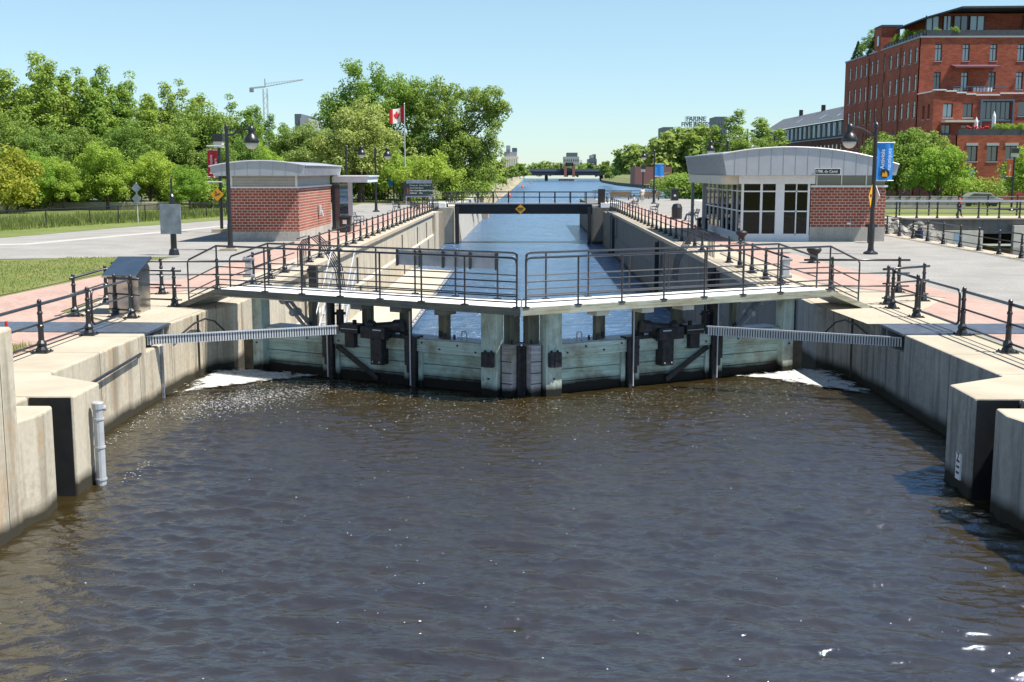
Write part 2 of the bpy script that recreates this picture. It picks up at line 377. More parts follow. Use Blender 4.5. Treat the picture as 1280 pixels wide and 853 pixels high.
vs=scene.view_settings; vs.view_transform='Standard'; vs.look='None'; vs.exposure=.72; vs.gamma=1
# ------------------------------------------------------------------ terrain and water
def sheet(name,poly,z,mat,kind='structure'):
    m=MB(); a=sum(poly[i][0]*poly[(i+1)%len(poly)][1]-poly[(i+1)%len(poly)][0]*poly[i][1] for i in range(len(poly)))
    if a<0: poly=poly[::-1]
    m.add([(x,y,z) for x,y in poly],[tuple(range(len(poly)))])
    o=m.build(name,mat); return tag(o,kind=kind)
m=MB()
def gq(x0,x1,y0,y1,z=-.012): m.quad((x0,y0,z),(x1,y0,z),(x1,y1,z),(x0,y1,z))
gq(-4000,-9.2,-200,158); gq(-4000,-9.2,158,1150); gq(8.9,21.3,-200,92); gq(21.3,4000,-200,20); gq(120,4000,20,92)
gq(8.9,4000,92,158); gq(-4000,4000,1150,6000)
# right bank beyond the quay, a low grassy slope
for (y0,xa,y1,xb) in [(158,60,372,56.5),(372,56.5,600,46),(600,46,760,48),(760,48,1150,70)]:
    m.quad((xa+9,y0,-.02),(4000,y0,-.02),(4000,y1,-.02),(xb+9,y1,-.02)); m.quad((xa,y0,-2.2),(xa+9,y0,-.02),(xb+9,y1,-.02),(xb,y1,-2.2))
tag(m.build('ground','earth'),kind='structure')
def waves(X,Y,seed,n,l0,l1,steep,main,spread):
    q=np.random.RandomState(seed); H=np.zeros_like(X)
    for i in range(n):
        L=l0*(l1/l0)**q.random_sample(); th=main+q.normal()*spread; k=2*math.pi/L; ph=q.uniform(0,6.28)
        env=.6+.4*np.sin(X*.45*q.uniform(.3,1)+Y*.33*q.uniform(.3,1)+q.uniform(0,6.28))
        H+=env*steep/k*np.sin(k*(X*math.cos(th)+Y*math.sin(th))+ph)
    return H
NX,NY=520,900
gx=np.linspace(-8.9,8.9,NX); ty=np.linspace(0,1,NY)
ymax=np.where(np.abs(gx+.15)<7.6,27.75+np.abs(gx+.15)*.52,31.7)
GX=np.repeat(gx[None,:],NY,0); GY=8.5+(ty[:,None]**.9)*(ymax[None,:]-8.5)
GZ=waves(GX,GY,5,90,.17,.80,.048,R(84),.45)
calm=np.clip((30.5-GY)/5,.35,1)*np.clip((8.9-np.abs(GX))/2.0,.35,1); GZ=GZ*calm-1.7
idx=np.arange(NX*NY).reshape(NY,NX); fq=np.stack([idx[:-1,:-1],idx[:-1,1:],idx[1:,1:],idx[1:,:-1]],-1).reshape(-1,4)
wm=D.meshes.new('upper_canal_water'); wm.vertices.add(NX*NY); wm.vertices.foreach_set('co',np.stack([GX,GY,GZ],-1).reshape(-1))
wm.loops.add(len(fq)*4); wm.loops.foreach_set('vertex_index',fq.reshape(-1)); wm.polygons.add(len(fq)); wm.polygons.foreach_set('loop_start',np.arange(len(fq))*4); wm.polygons.foreach_set('loop_total',np.full(len(fq),4))
wm.polygons.foreach_set('use_smooth',np.ones(len(fq),dtype=bool)); wm.update(); wm.validate(); wm.materials.append(M['water_upper'])
tag(link('upper_canal_water',wm),kind='structure')
m=MB(); m.quad((-8.9,-60,-1.7),(8.9,-60,-1.7),(8.9,8.5,-1.7),(-8.9,8.5,-1.7)); tag(m.build('upper_canal_water','water_upper'),kind='structure')
m=MB(); m.quad((-9.5,27.9,-3.6),(9.5,27.9,-3.6),(9.5,158,-3.6),(-9.5,158,-3.6)); m.quad((-9.5,158,-3.6),(75,158,-3.6),(75,1150,-3.6),(-9.5,1150,-3.6))
tag(m.build('lower_canal_water','water_lower'),kind='structure')
m=MB(); m.quad((21.0,18,-2.2),(121,18,-2.2),(121,93,-2.2),(21.0,93,-2.2)); tag(m.build('basin_water','water_upper'),kind='structure')
sheet('asphalt_esplanade',[(-11,34.9),(-13,39),(-15.7,46),(-15.2,50.5),(-22,49),(-60,42),(-60,56),(-29.4,64.3),(-26.85,76.3),(-23,89),(-19,112),(-19,134),(-9.0,134),(-9.0,33),(-10,33)],.004,'asphalt')
sheet('pale_path',[(-60,47.5),(-26,59.5),(-22.2,73),(-18.8,90),(-18.3,90),(-21.5,72.5),(-25.3,58.5),(-60,46.3)],.008,'asphalt_light')
sheet('asphalt_plaza',[(9.0,33),(9.0,158),(21.2,158),(21.2,-60),(10.2,-60),(10.2,33)],.004,'asphalt')
sheet('rear_plaza',[(8.9,96),(12.9,96),(12.9,158),(40,158),(40,93),(21.2,93),(21.2,158),(8.9,158)],.001,'asphalt_light')
sheet('lawn',[(-15.9,33),(-15.6,41),(-15.2,44.5),(-15.7,50.3),(-18.7,49.9),(-22.2,48.5),(-60,41),(-60,-30),(-16,-30)],.006,'lawn')
sheet('brick_strip_left',[(-10.3,-30),(-10.3,28.1),(-12.4,30.4),(-12.6,33.7),(-10.6,36),(-9.7,38),(-9.7,134),(-12.3,134),(-12.3,60),(-11.9,40),(-12.6,38.8),(-15.2,41.3),(-15.6,34),(-15.9,-30)],.012,'brick_paving')
sheet('brick_strip_right',[(10.4,-30),(10.4,28.1),(10.6,31.1),(12.3,34.1),(10.5,37.0),(9.6,39),(9.2,134),(11.8,134),(11.8,60),(12.2,44),(12.9,38),(13.3,31),(13.4,-30)],.012,'brick_paving')
sheet('grass_bank',[(-29.4,64.5),(-26.85,76.4),(-23.1,89),(-19.2,112),(-19.2,132),(-27,132),(-60,118),(-120,100),(-120,40),(-60,56.2)],.010,'verge')
sheet('far_grass_right',[(23,95),(120,95),(120,135),(23,135)],.010,'verge')
sheet('apron_right',[(8.3,28.2),(10.45,28.3),(10.7,31.0),(12.3,34.0),(10.6,36.3),(9.6,37.4),(8.2,37.4),(8.1,31.6)],.008,'coping')
sheet('apron_left',[(-8.9,28.2),(-10.3,28.3),(-12.2,30.6),(-12.4,33.6),(-10.2,36.2),(-8.6,37.2),(-8.6,33)],.008,'coping')
sheet('coping_strip_right',[(8.9,36),(9.6,36),(9.6,118),(8.9,118)],.02,'coping')
sheet('coping_strip_left',[(-9.9,36),(-9.2,36),(-9.2,118),(-9.9,118)],.02,'coping')
for nm,(x0,x1) in (('kerb_line_right',(13.3,13.45)),('kerb_line_left',(-15.75,-15.6))):
    m=MB(); m.box(x0,x1,10,31 if x0>0 else 33.5,-.01,.03); tag(m.build(nm,'coping'),kind='structure')
# ------------------------------------------------------------------ quay walls
def mx(p): return [(-.2-x,y) for x,y in p]
# left
left=[(-8.85,20.95),(-8.8,26.35)]
lt=thing('quay_wall',(-9.5,24,0),'sunlit beige concrete quay wall with grey downpipe, left of the green gates','quay wall')
def quay(t,sg,mat):
    P=(lambda p:p) if sg<0 else mx
    m=MB()
    m.prism(P([(-10.35,20.95),(-8.85,20.95),(-8.8,26.35),(-10.35,26.35)]),-4,0)
    m.prism(P([(-10.35,26.35),(-9.75,26.35),(-9.75,28.1),(-10.35,28.1)]),-4,-.03)
    m.prism(P([(-9.75,26.35),(-8.8,26.35),(-8.8,28.1),(-9.75,28.1)]),-4,-.42)
    m.prism(P([(-10.35,28.1),(-8.8,28.1),(-8.68,30.7),(-8.5,31.3),(-9.2,33.8),(-12.0,33.8),(-12.0,32.2),(-10.35,32.2)]),-4,0)
    m.prism(P([(-8.5,31.3),(-8.2,31.9),(-8.2,34.5),(-9.2,34.5),(-9.2,33.8)]),-4,0)
    m.prism(P([(-10.35,18.85),(-7.55,18.85),(-7.58,20.1),(-8.85,20.95),(-10.35,20.95)]),-4,.0)
    m.prism(P([(-10.35,18.2),(-8.3,18.2),(-8.3,18.85),(-10.35,18.85)]),-4,-.012)
    m.prism(P([(-10.35,-30),(-7.74,-30),(-7.72,16.9),(-7.56,17.6),(-7.64,18.2),(-10.35,18.2)]),-4,-.03)
    w=m.build('wall',mat,t,bevel=.04)
    m=MB(); m.box(*( (-8.29,-7.6) if sg<0 else (7.4,8.09)),18.835,18.848,-3,-.03); m.build('stoplog_plate','slot_plate',t)
    m=MB(); m.prism(P([(-8.74,26.3),(-15.9,26.6),(-15.9,28.3),(-8.76,28.0)]),.014,.030)
    m.box(*( (-10.3,-8.76) if sg<0 else (8.56,10.1)),26.28,28.12,-.028,.014)
    m.build('pocket_cover','hatch_steel',t)
    m=MB(); m.prism(P([(-8.78,27.55),(-9.2,27.55),(-9.2,27.6),(-8.78,27.6)]),-.4,-.03); m.build('pocket_bracket','steel_grey',t)
    return w
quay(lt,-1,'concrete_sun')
rt=thing('quay_wall',(9.3,24,0),'shaded streaky grey concrete quay wall with depth board, right of the green gates','quay wall')
quay(rt,1,'concrete_shade')
# depth board
m=MB(); m.box(7.33,7.37,19.25,19.45,-1.5,-1.05); db=m.build('depth_board','white_paint',rt)
m=MB()
for z in (-1.4,-1.3,-1.2): m.box(7.322,7.33,19.28,19.40,z,z+.035)
m.build('board_mark','black_paint',db)
text('7',.2,'black_paint',db,(7.324,19.35,-1.12),(R(90),0,R(-90)),'board_number')
# downpipe
m=MB(); m.tube([(-7.42,19.55,-2.6),(-7.42,19.55,-.32)],.085,12); m.lathe((-7.42,19.55,-.36),[(.10,0),(.105,.1),(.09,.12)],12); m.tube([(-7.42,19.55,-.35),(-7.3,19.6,-.36)],.05)
for z in (-.55,-1.05,-1.62): m.lathe((-7.42,19.55,z),[(.1,0),(.1,.03)],12)
m.build('downpipe','pvc_grey',lt,smooth=False)
# wall handrail
m=MB(); m.tube([(-8.72,21.3,-.55),(-8.72,25.7,-.38)],.035); m.tube([(-8.72,25.7,-.38),(-8.8,25.75,-.46)],.035); m.tube([(-8.72,22.6,-.5),(-8.85,22.6,-.5)],.02)
m.build('wall_handrail','rail_paint',lt)
m=MB(); m.box(-8.79,-8.73,27.3,27.36,-1.75,-.44); m.build('conduit','steel_grey',lt)
# joints and hydraulic pipes
for sg in (-1,1):
    m=MB(); px=(lambda x:x) if sg<0 else (lambda x:-.2-x)
    for o in (0,.09):
        m.tube([(px(-8.62),29.9+o,-1.65),(px(-8.62),29.9+o,-.02)],.018)
    m.tube([(px(-8.72),28.3,-.42),(px(-8.62),29.6,-.2),(px(-8.52),30.3,-.16),(px(-8.4),30.75,-.28),(px(-8.2),31.05,-.6),(px(-7.95),31.25,-.85),(px(-7.6),31.35,-.8),(px(-7.4),31.35,-.5)],.025)
    m.build('hydraulic_hose','black_paint',lt if sg<0 else rt)
# tall near wall
t=thing('end_wall',(-8.5,12,0),'tall weathered concrete wall at the left edge of the picture','concrete wall')
m=MB(); m.box(-10.35,-7.64,-30,16.95,-4,1.42); m.build('wall','concrete_sun',t,bevel=.05)
# chamber walls
t=thing('chamber_wall',(-9,70,0),'long sunlit battered lock chamber wall with pale seams behind the gates','chamber wall')
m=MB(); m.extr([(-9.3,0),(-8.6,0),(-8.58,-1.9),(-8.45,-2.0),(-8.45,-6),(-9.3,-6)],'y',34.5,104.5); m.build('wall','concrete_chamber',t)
m=MB(); m.extr([(-8.45,-3.30),(-5.5,-3.46),(-5.4,-3.50),(-5.4,-5),(-8.45,-5)],'y',30.5,84); m.build('ledge','concrete_chamber',t)
m=MB(); 
for i in range(44): m.box(-5.48,-5.33,32+i*1.2,32.08+i*1.2,-3.47,-3.43)
m.tube([(-5.5,31,-3.42),(-5.5,84,-3.42)],.04,6);m.tube([(-5.34,31,-3.42),(-5.34,84,-3.42)],.04,6); m.build('ledge_pipe','steel_grey',t)
m=MB(); m.extr([(-9.75,.002),(-8.45,.002),(-8.45,-.2),(-9.75,-.2)],'y',34.55,104.5); m.build('coping','coping',t,bevel=.02)
m=MB()
for y in (98,90,79,58): m.box(-8.46,-8.42,y,y+.45,-3.3,-2.05); m.box(-8.6,-8.56,y,y+.45,-1.95,-.6)
m.build('ladder_recess_shade','dark_steel',t)  # dark strips on the wall face paint the shade inside ladder recesses
t=thing('chamber_wall',(9,70,0),'long shaded dark battered lock chamber wall with vertical panel seams','chamber wall')
m=MB(); m.extr([(9,0),(9,-6),(7.45,-6),(7.45,-2.0),(7.6,-1.9),(7.65,0)],'y',34.5,104.5); m.build('wall','concrete_chamber_shade',t)
m=MB(); m.extr([(9.3,.002),(9.3,-.2),(7.5,-.2),(7.5,.002)],'y',34.55,104.5); m.build('coping','coping',t,bevel=.02)
m=MB()
for y in (100,66,47): m.box(7.2,7.45,y,y+.5,-3.5,-.25)
m.build('fender_post','dark_steel',t)
# wooden waler boards on the shaded wall
# gate recess at the far end, both sides
for sg,lab,mat in ((-1,'pale concrete abutment with open recess left of the flat bridge','concrete_chamber'),(1,'dark concrete abutment right of the flat bridge','concrete_chamber_shade')):
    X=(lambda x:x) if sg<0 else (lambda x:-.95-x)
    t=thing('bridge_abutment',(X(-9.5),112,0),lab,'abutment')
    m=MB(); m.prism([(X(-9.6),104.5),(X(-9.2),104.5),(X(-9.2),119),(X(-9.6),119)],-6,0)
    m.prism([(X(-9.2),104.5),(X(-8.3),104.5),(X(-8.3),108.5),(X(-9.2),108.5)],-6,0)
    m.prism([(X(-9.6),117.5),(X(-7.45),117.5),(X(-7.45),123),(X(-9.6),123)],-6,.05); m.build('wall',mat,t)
    m=MB(); m.box(X(-8.9),X(-8.5),109,117,-4,-.3); m.build('timber_lining','brown_pier',t)
    m=MB(); m.box(X(-7.3),X(-6.95),117.2,117.5,-5,.1); m.build('gate_post','dark_steel',t)
    m=MB(); m.box(X(-10.2),X(-8.3),117.6,122.6,.06,.5); m.build('landing_slab','white_deck',t)
t=thing('canal_wall',(-8.5,160,0),'pale concrete canal wall running on beyond the flat bridge','canal wall')
m=MB(); m.extr([(-9.3,0),(-7.5,0),(-7.0,-3.6),(-7.0,-6),(-9.3,-6)],'y',123,178); m.build('wall','concrete_plain',t)
t=thing('mooring_pier',(-7.3,184,-3.6),'small concrete pier standing in the water beyond the flat bridge','pier')
m=MB(); m.box(-8.6,-6.2,182,186,-4,-2.9); m.build('footing','coping',t); m=MB(); m.box(-8.2,-7.0,183,185,-2.9,-.3); m.build('pier_block','brown_pier',t)
t=thing('canal_wall',(9,140,0),'dark concrete wall closing the plaza right of the flat bridge','canal wall')
m=MB(); m.box(7,9,123,158,-6,0); m.box(9,75,157.4,158,-6,0); m.build('wall','concrete_chamber_shade',t)
t=thing('canal_wall',(56,400,-3),'curved dark stone canal bank with grass above, far right side','stone bank')
m=MB()
for (y0,xa,y1,xb) in [(158,60,372,56.5),(372,56.5,600,46),(600,46,760,48),(760,48,1150,70)]:
    m.add([(xa-.2,y0,-5),(xb-.2,y1,-5),(xb,y1,-2.15),(xa,y0,-2.15),(xa+1.2,y0,-2.15),(xb+1.2,y1,-2.15)],[(0,1,2,3),(3,2,5,4)])
m.build('stone_wall','old_stone',t)
t=thing('canal_wall',(-9,400,-3),'low stony left bank of the far canal','stone bank')
m=MB(); m.add([(-9.2,178,.0),(-9.4,1150,0),(-7.6,1150,-3.8),(-7.6,178,-3.8)],[(0,1,2,3)]); 
m.add([(-9.3,300,.02),(-20,1150,.02),(-4,1000,-3.5),(-6,500,-3.5),(-7.5,300,-3.6)],[(0,1,2,3,4)]); m.build('stone_wall','bare',t)
# ------------------------------------------------------------------ foam and painted sun sparkles
def foam(poly,seed):
    cx=sum(p[0] for p in poly)/len(poly); cy=sum(p[1] for p in poly)/len(poly)
    m=MB(); n=len(poly)
    vs=[(cx,cy,-1.66)]; at=[.22]
    for k,(sc,a) in enumerate(((.4,.2),(.75,.06),(1.25,-.34))):
        for x,y in poly: vs.append((cx+(x-cx)*sc,cy+(y-cy)*sc,-1.66)); at.append(a)
    fs=[(0,1+i,1+(i+1)%n) for i in range(n)]
    for k in range(2):
        for i in range(n): fs.append((1+k*n+i,1+(k+1)*n+i,1+(k+1)*n+(i+1)%n,1+k*n+(i+1)%n))
    m.add(vs,fs); o=m.build('foam','foam'); o.data.attributes.new('edge','FLOAT','POINT').data.foreach_set('value',at)
    tag(o,kind='stuff'); return o
a=foam([(-8.7,27.8),(-7.4,28.7),(-6.2,29.8),(-5.6,30.3),(-7.0,31.1),(-7.7,31.5),(-8.6,31.0)],1)
tag(a,'white foam gathered on the brown water at the foot of the left wall','foam')
a=foam([(8.45,27.6),(7.6,28.6),(6.4,29.8),(5.5,30.4),(6.8,31.2),(7.6,31.5),(8.3,31.0)],2)
tag(a,'white foam gathered on the brown water at the foot of the right wall','foam')
m=MB(); rg=random.Random(3)  # white flecks paint sun sparkles on the water, mixed with foam bubbles
def fleck(x,y,r,z=-1.655):
    a0=rg.random()*6.3; m.add([(x+r*(1+.8*rg.random())*math.cos(a0+k*1.257),y+r*1.1*math.sin(a0+k*1.257),z) for k in range(5)],[(0,1,2,3,4)])
for i in range(3600):
    u=rg.gauss(0,1)
    if rg.random()<.75:
        s_=rg.uniform(-8.2,8.0); yb=27.7+abs(s_+.15)*.5; y=yb-.5-abs(rg.gauss(0,2.2))-rg.random()*.8
        if abs(s_)<2 and rg.random()<.3: continue
    else:
        s_=rg.uniform(-7,7); y=rg.uniform(10,27)
        if rg.random()<.5: s_=rg.gauss(-1.2,1.4)
        if rg.random()<.8: continue
    fleck(s_,y,rg.uniform(.003,.009)*(1 if rg.random()<.95 else 1.6))
for i in range(2600):
    s_=-6.6+rg.gauss(0,.9); y=26.6+(s_+7)*.9+rg.gauss(0,.8)
    if s_<-8.6 or y>29.6 or rg.random()<.35: continue
    fleck(s_,y,rg.uniform(.004,.013))
for i in range(120):
    y=rg.uniform(19.5,28); fleck(-8.45+abs(rg.gauss(0,.25)) if y>21 else -7.2+abs(rg.gauss(0,.2)),y,rg.uniform(.005,.012))
tag(m.build('sparkle_foam_fleck','white_paint'),'small white flecks painting sun sparkles and foam bubbles on the brown water','sparkle and foam flecks',kind='stuff')
# ------------------------------------------------------------------ lock gates
A28=R(28)
def gate(sg,label):
    g=thing('lock_gate',(-.15+sg*.15,27.5,-1.7),label,'lock gate',local=True,rz=sg*A28)
    Z=1.7
    def bx(m,s0,s1,y0,y1,z0,z1): m.box(sg*s0,sg*s1,y0,y1,z0+Z,z1+Z)
    m=MB(); bx(m,.09,.36,-.02,.45,-3.9,-.46); m.build('mitre_block','timber_grey',g,bevel=.01)
    m=MB()
    for z in (-1.4,-1.14,-.86):
        m=MB(); bx(m,.08,.37,-.028,-.021,z,z+.02); m.build('timber_joint','dark_steel',g)
    m=MB(); bx(m,.42,.86,-.16,.18,-2.6,.37); m.build('mitre_post','timber_post',g,bevel=.015)
    m=MB(); bx(m,.12,.42,.2,.46,-.44,.37); m.build('rear_post','timber_brown',g)
    m=MB(); bx(m,.86,7.7,0,.42,-.79,-.47); m.build('top_beam','timber_green',g,bevel=.01)
    m=MB(); bx(m,.05,7.7,.02,.6,-.466,-.44); m.build('beam_cap','steel_grey',g)
    for i in range(5):
        z0=-2.3+i*.3; m=MB(); bx(m,.86,7.75,.10+.006*(i%2),.3,z0,z0+.285 if i<4 else -.795); m.build('plank','timber_plank',g,bevel=.008)
    m=MB(); bx(m,.5,8.1,.3,.38,-5,-.8); bx(m,-.12,.1,.3,.36,-5,-.5); m.build('backing','dark_steel',g)
    m=MB(); bx(m,7.72,8.07,-.14,.2,-2.6,.38); m.build('hinge_post','timber_post',g,bevel=.015)
    m=MB(); bx(m,8.1,8.6,.1,.5,-4,-.75); m.build('heel_timber','brown_pier',g)
    # lower rail in water
    # bolts
    m=MB()
    for i in range(13):
        s=1.1+i*.52; z=-.56 if i%2 else -.69
        m.tube([(sg*s,.0,z+Z),(sg*s,-.025,z+Z)],.024,6)
    for s,z in ((.56,-.6),(.73,-.6),(.64,-1.28),(7.9,-.9)): m.tube([(sg*s,-.16,z+Z),(sg*s,-.19,z+Z)],.025,6)
    m.build('bolt','dark_steel',g)
    m=MB(); bx(m,.47,.78,-.30,-.16,-.98,-.62); m.box(sg*.58,sg*.7,-.32,-.30,-.98+Z,-.62+Z); m.build('bracket','dark_steel',g,bevel=.02)
    # steel guides with pale pipe
    for s in (2.95,5.55):
        m=MB(); bx(m,s-.11,s+.02,-.06,.1,-2.2,-.42 if s<4 else .3); bx(m,s+.07,s+.15,-.06,.1,-1.35,-.45); bx(m,s-.2,s+.2,-.1,.2,-.46,-.40); bx(m,s-.15,s+.18,-.1,-.03,-1.15,-.47)
        m.build('guide_channel','dark_steel',g)
        m=MB(); bx(m,s-.26,s-.14,.04,.1,-1.9,-.8); bx(m,s+.16,s+.28,.04,.1,-1.9,-.8); m.build('guide_timber','timber_post',g)
        m=MB(); m.tube([(sg*(s-.02),-.14,-1.65+Z),(sg*(s-.02),-.14,.35+Z)],.018); m.build('pipe','light_steel',g)
        if s>4: 
            m=MB(); m.tube([(sg*(s-.2),.2,-.4+Z),(sg*(s-.2),.2,.1+Z)],.10,12); m.lathe((sg*(s-.2),.2,-.02+Z),[(.15,0),(.15,.05)],12); m.tube([(sg*(s-.2),.2,.1+Z),(sg*(s-.2),.2,.38+Z)],.03); m.build('valve_cylinder','dark_steel',g)
    # brace
    m=MB(); m.bar((sg*5.35,.03,-.83+Z),(sg*4.05,.03,-1.6+Z),.04,.13); m.build('brace','dark_steel',g)
    # uprights to the walkway
    for s,y in ((2.0,.12),(2.32,.42),(3.2,.2),(3.52,.45),(4.42,.25),(4.74,.5),(6.3,.25)):
        m=MB(); bx(m,s-.065,s+.065,y-.08,y+.08,-.44,.37); m.build('upright','timber_brown',g)
        m=MB(); bx(m,s-.05,s+.05,y-.1,y-.08,-.42,-.28); m.build('angle_plate','dark_steel',g)
    for s in (1.55,): 
        m=MB(); m.tube([(sg*(s-.07),.2,-.44+Z),(sg*(s-.07),.2,-.28+Z),(sg*(s-.04),.2,-.23+Z),(sg*(s+.04),.2,-.23+Z),(sg*(s+.07),.2,-.28+Z),(sg*(s+.07),.2,-.44+Z)],.022); m.build('lifting_ring','light_steel',g)
        m=MB()
        for q in (.28,.42,.5): m.tube([(sg*(s+q),.2,-.44+Z),(sg*(s+q),.2,-.33+Z)],.03,6)
        m.tube([(sg*.2,.2,-.44+Z),(sg*.2,.2,-.34+Z)],.03,6); m.build('cap_bolt','dark_steel',g)
    # valve machinery
    m=MB(); bx(m,3.75,4.1,-.22,.1,-1.2,-.40); bx(m,3.6,4.35,-.30,.22,-.52,-.22)
    m.tube([(sg*3.35,-.05,-.18+Z),(sg*4.1,-.05,-.27+Z)],.13,12); m.tube([(sg*3.2,-.05,-.16+Z),(sg*3.45,-.05,-.19+Z)],.17,12); m.ball((sg*4.15,-.1,-.22+Z),.17)
    bx(m,3.05,3.6,-.02,.1,-.5,-.42)
    for q in range(5): m.ball((sg*(3.1+q*.1),-.02,-.42+Z),.04,6)
    bx(m,4.65,4.95,-.16,.1,-.82,-.44); bx(m,4.5,5.05,-.2,.15,-.44,-.2); bx(m,4.3,4.6,-.1,.05,-.42,-.3); m.tube([(sg*4.7,-.05,-.2+Z),(sg*4.7,-.05,-.1+Z)],.06)
    m.build('valve_motor','dark_steel',g,bevel=.015)
    m=MB()
    for z in (-1.12,): 
        for s in (3.82,4.03): m.tube([(sg*s,-.22,z+Z),(sg*s,-.24,z+Z)],.02,6)
    bx(m,4.52,5.03,-.21,.14,-.335,-.32); bx(m,3.7,3.95,-.31,-.30,-.3,-.27); m.build('machine_plate','light_steel',g)
    # gate tie rods
    for dy in (0,.22):
        m=MB(); m.bar((sg*6.05,-.15+dy,-.55+Z),(sg*7.35,.35+dy,.22+Z),.06,.075); m.tube([(sg*7.35,.28+dy,.25+Z),(sg*7.35,.45+dy,.25+Z)],.13,14); m.ball((sg*6.9,.17+dy,-.06+Z),.11,8); m.build('tie_rod','steel_grey',g)
    # ---- walkway on the leaf
    w=thing('gate_walkway',(-.15+sg*.15,27.5,.55),('left' if sg<0 else 'right')+' white decked footway on top of the lock gate','walkway',local=True,rz=sg*A28)
    Zw=-.55
    def pl(m,s0,s1,ya,yb,z0a,z0b,th):   # sloping slab, cut on the skew at the seam
        sa,sb=(s0,s0) if s0>0 else ((-.13+.47*ya)/.883,(-.13+.47*yb)/.883)
        pts=[(sg*sa,ya,z0a+Zw),(sg*s1,ya,z0b+Zw),(sg*s1,yb,z0b+Zw),(sg*sb,yb,z0a+Zw)]
        m.add(pts+[(x,y,z-th) for x,y,z in pts],[(0,1,2,3) if sg>0 else (3,2,1,0),(4,7,6,5) if sg>0 else (5,6,7,4),(0,4,5,1),(1,5,6,2),(2,6,7,3),(3,7,4,0)])
    F,B=-.78,.72
    m=MB(); pl(m,-.38,8.75,F+.09,B,.56,.56,.05); pl(m,8.75,10.15,F+.09,B,.56,.03,.05); m.build('deck','white_deck',w)
    fm='beam_shade' if sg<0 else 'beam_lichen_lit'  # unlit left and sunlit right beams painted as two timber tones
    m=MB(); pl(m,-.38,8.75,F,F+.088,.565,.565,.17); pl(m,8.75,10.25,F,F+.088,.565,.035,.15)
    pl(m,-.38,8.75,B+.002,B+.09,.565,.565,.17); m.build('edge_beam',fm,w)
    m=MB(); 
    for s in (.6,2.2,3.4,4.6,5.8,7.0): m.box(sg*(s-.09),sg*(s+.09),F+.12,B,.39+Zw,.50+Zw)
    m.build('joist','beam_lichen_lit' if sg>0 else 'beam_shade',w)
    m=MB()
    for s in (1.7,3.0,4.2):
        m=MB(); m.box(sg*(s-.22),sg*(s+.12),F+.05,F+.5,.27+Zw,.39+Zw); m.build('corbel','beam_shade' if sg<0 else 'cream',w)
    m=MB(); m.tube([(sg*6,F+.3,.36+Zw),(sg*9.3,F+.3,.36+Zw)],.03); m.build('service_pipe','light_steel',w)
    # railings of the leaf
    for side,y,knee,end in (('front',F+.03,8.7,9.75),('rear',B+.02,8.2,9.6)):
        rl=thing('walkway_railing',(-.15+sg*.15,27.5,.57),('left' if sg<0 else 'right')+' gate footway, black bar railing along its '+('near side' if side=='front' else 'far side'),'railing',local=True,rz=sg*A28)
        h=1.15
        posts=[-.45]+[.95+i*1.22 for i in range(6)]+[knee]
        if side=='rear': posts=[.35]+[.9+i*1.22 for i in range(6)]+[knee]
        for s in posts:
            m=MB(); m.tube([(sg*s,y,0),(sg*s,y,h-.02)],.023,6); m.box(sg*(s-.08),sg*(s+.08),y-.05,y+.05,-.005,.025); m.build('post','rail_paint',rl)
        dz=-.42
        m=MB(); m.tube([(sg*end,y,dz),(sg*end,y,h+dz-.06),(sg*(end-.06),y,h+dz+.02)],.023,6); m.build('post','rail_paint',rl)
        # rounded top rail
        s0=posts[0]
        m=MB(); m.tube([(sg*s0,y,h-.12),(sg*(s0+.03),y,h-.03),(sg*(s0+.12),y,h),(sg*knee,y,h),(sg*(end-.06),y,h+dz+.02)],.027,8); m.build('top_rail','rail_paint',rl)
        for z in (.60,.26,.12):
            m=MB(); m.tube([(sg*s0,y,z),(sg*knee,y,z),(sg*end,y,z+dz)],.018,6); m.build('lower_rail','rail_paint',rl)
        if sg<0 and side=='rear':
            m=MB(); m.box(-3.9,-.95,y+.04,y+.05,h-.42,h-.04); m.build('plain_panel','panel_back',rl)
            for s in (3.9,3.2,2.5,1.7,.95):
                m=MB(); m.box(-s-.03,-s+.03,y+.0,y+.035,h-.45,h); m.build('panel_stile','rail_paint',rl)
    # strut to the wall
    return g
gate(-1,'green weathered timber lock gate leaf left of the centre seam')
gate(1,'green weathered timber lock gate leaf right of the centre seam')
for sg,lab in ((-1,'long ribbed grey rack arm from the left wall pocket to the gate'),(1,'long ribbed grey rack arm from the right wall pocket to the gate')):
    X=(lambda x:x) if sg<0 else (lambda x:-.3-x)
    a=Vector((X(-9.0),26.95,-.24)); b=Vector((X(-4.75),28.75,-.22)); t=thing('rack_arm',tuple(a),lab,'rack arm')
    m=MB(); m.bar(a,b,.14,.20); m.build('arm','dark_steel',t)
    m=MB(); n=74
    for i in range(n):
        p=a.lerp(b,i/n); d=(b-a).normalized()*.018; m.bar(p-d+Vector((0,-.085,0)),p+d+Vector((0,-.085,0)),.05,.23)
    m.build('rack_teeth','light_steel',t)
    m=MB(); m.bar(a+Vector((0,-.12,.10)),b+Vector((0,-.12,.10)),.03,.03); m.build('upper_flange','light_steel',t)
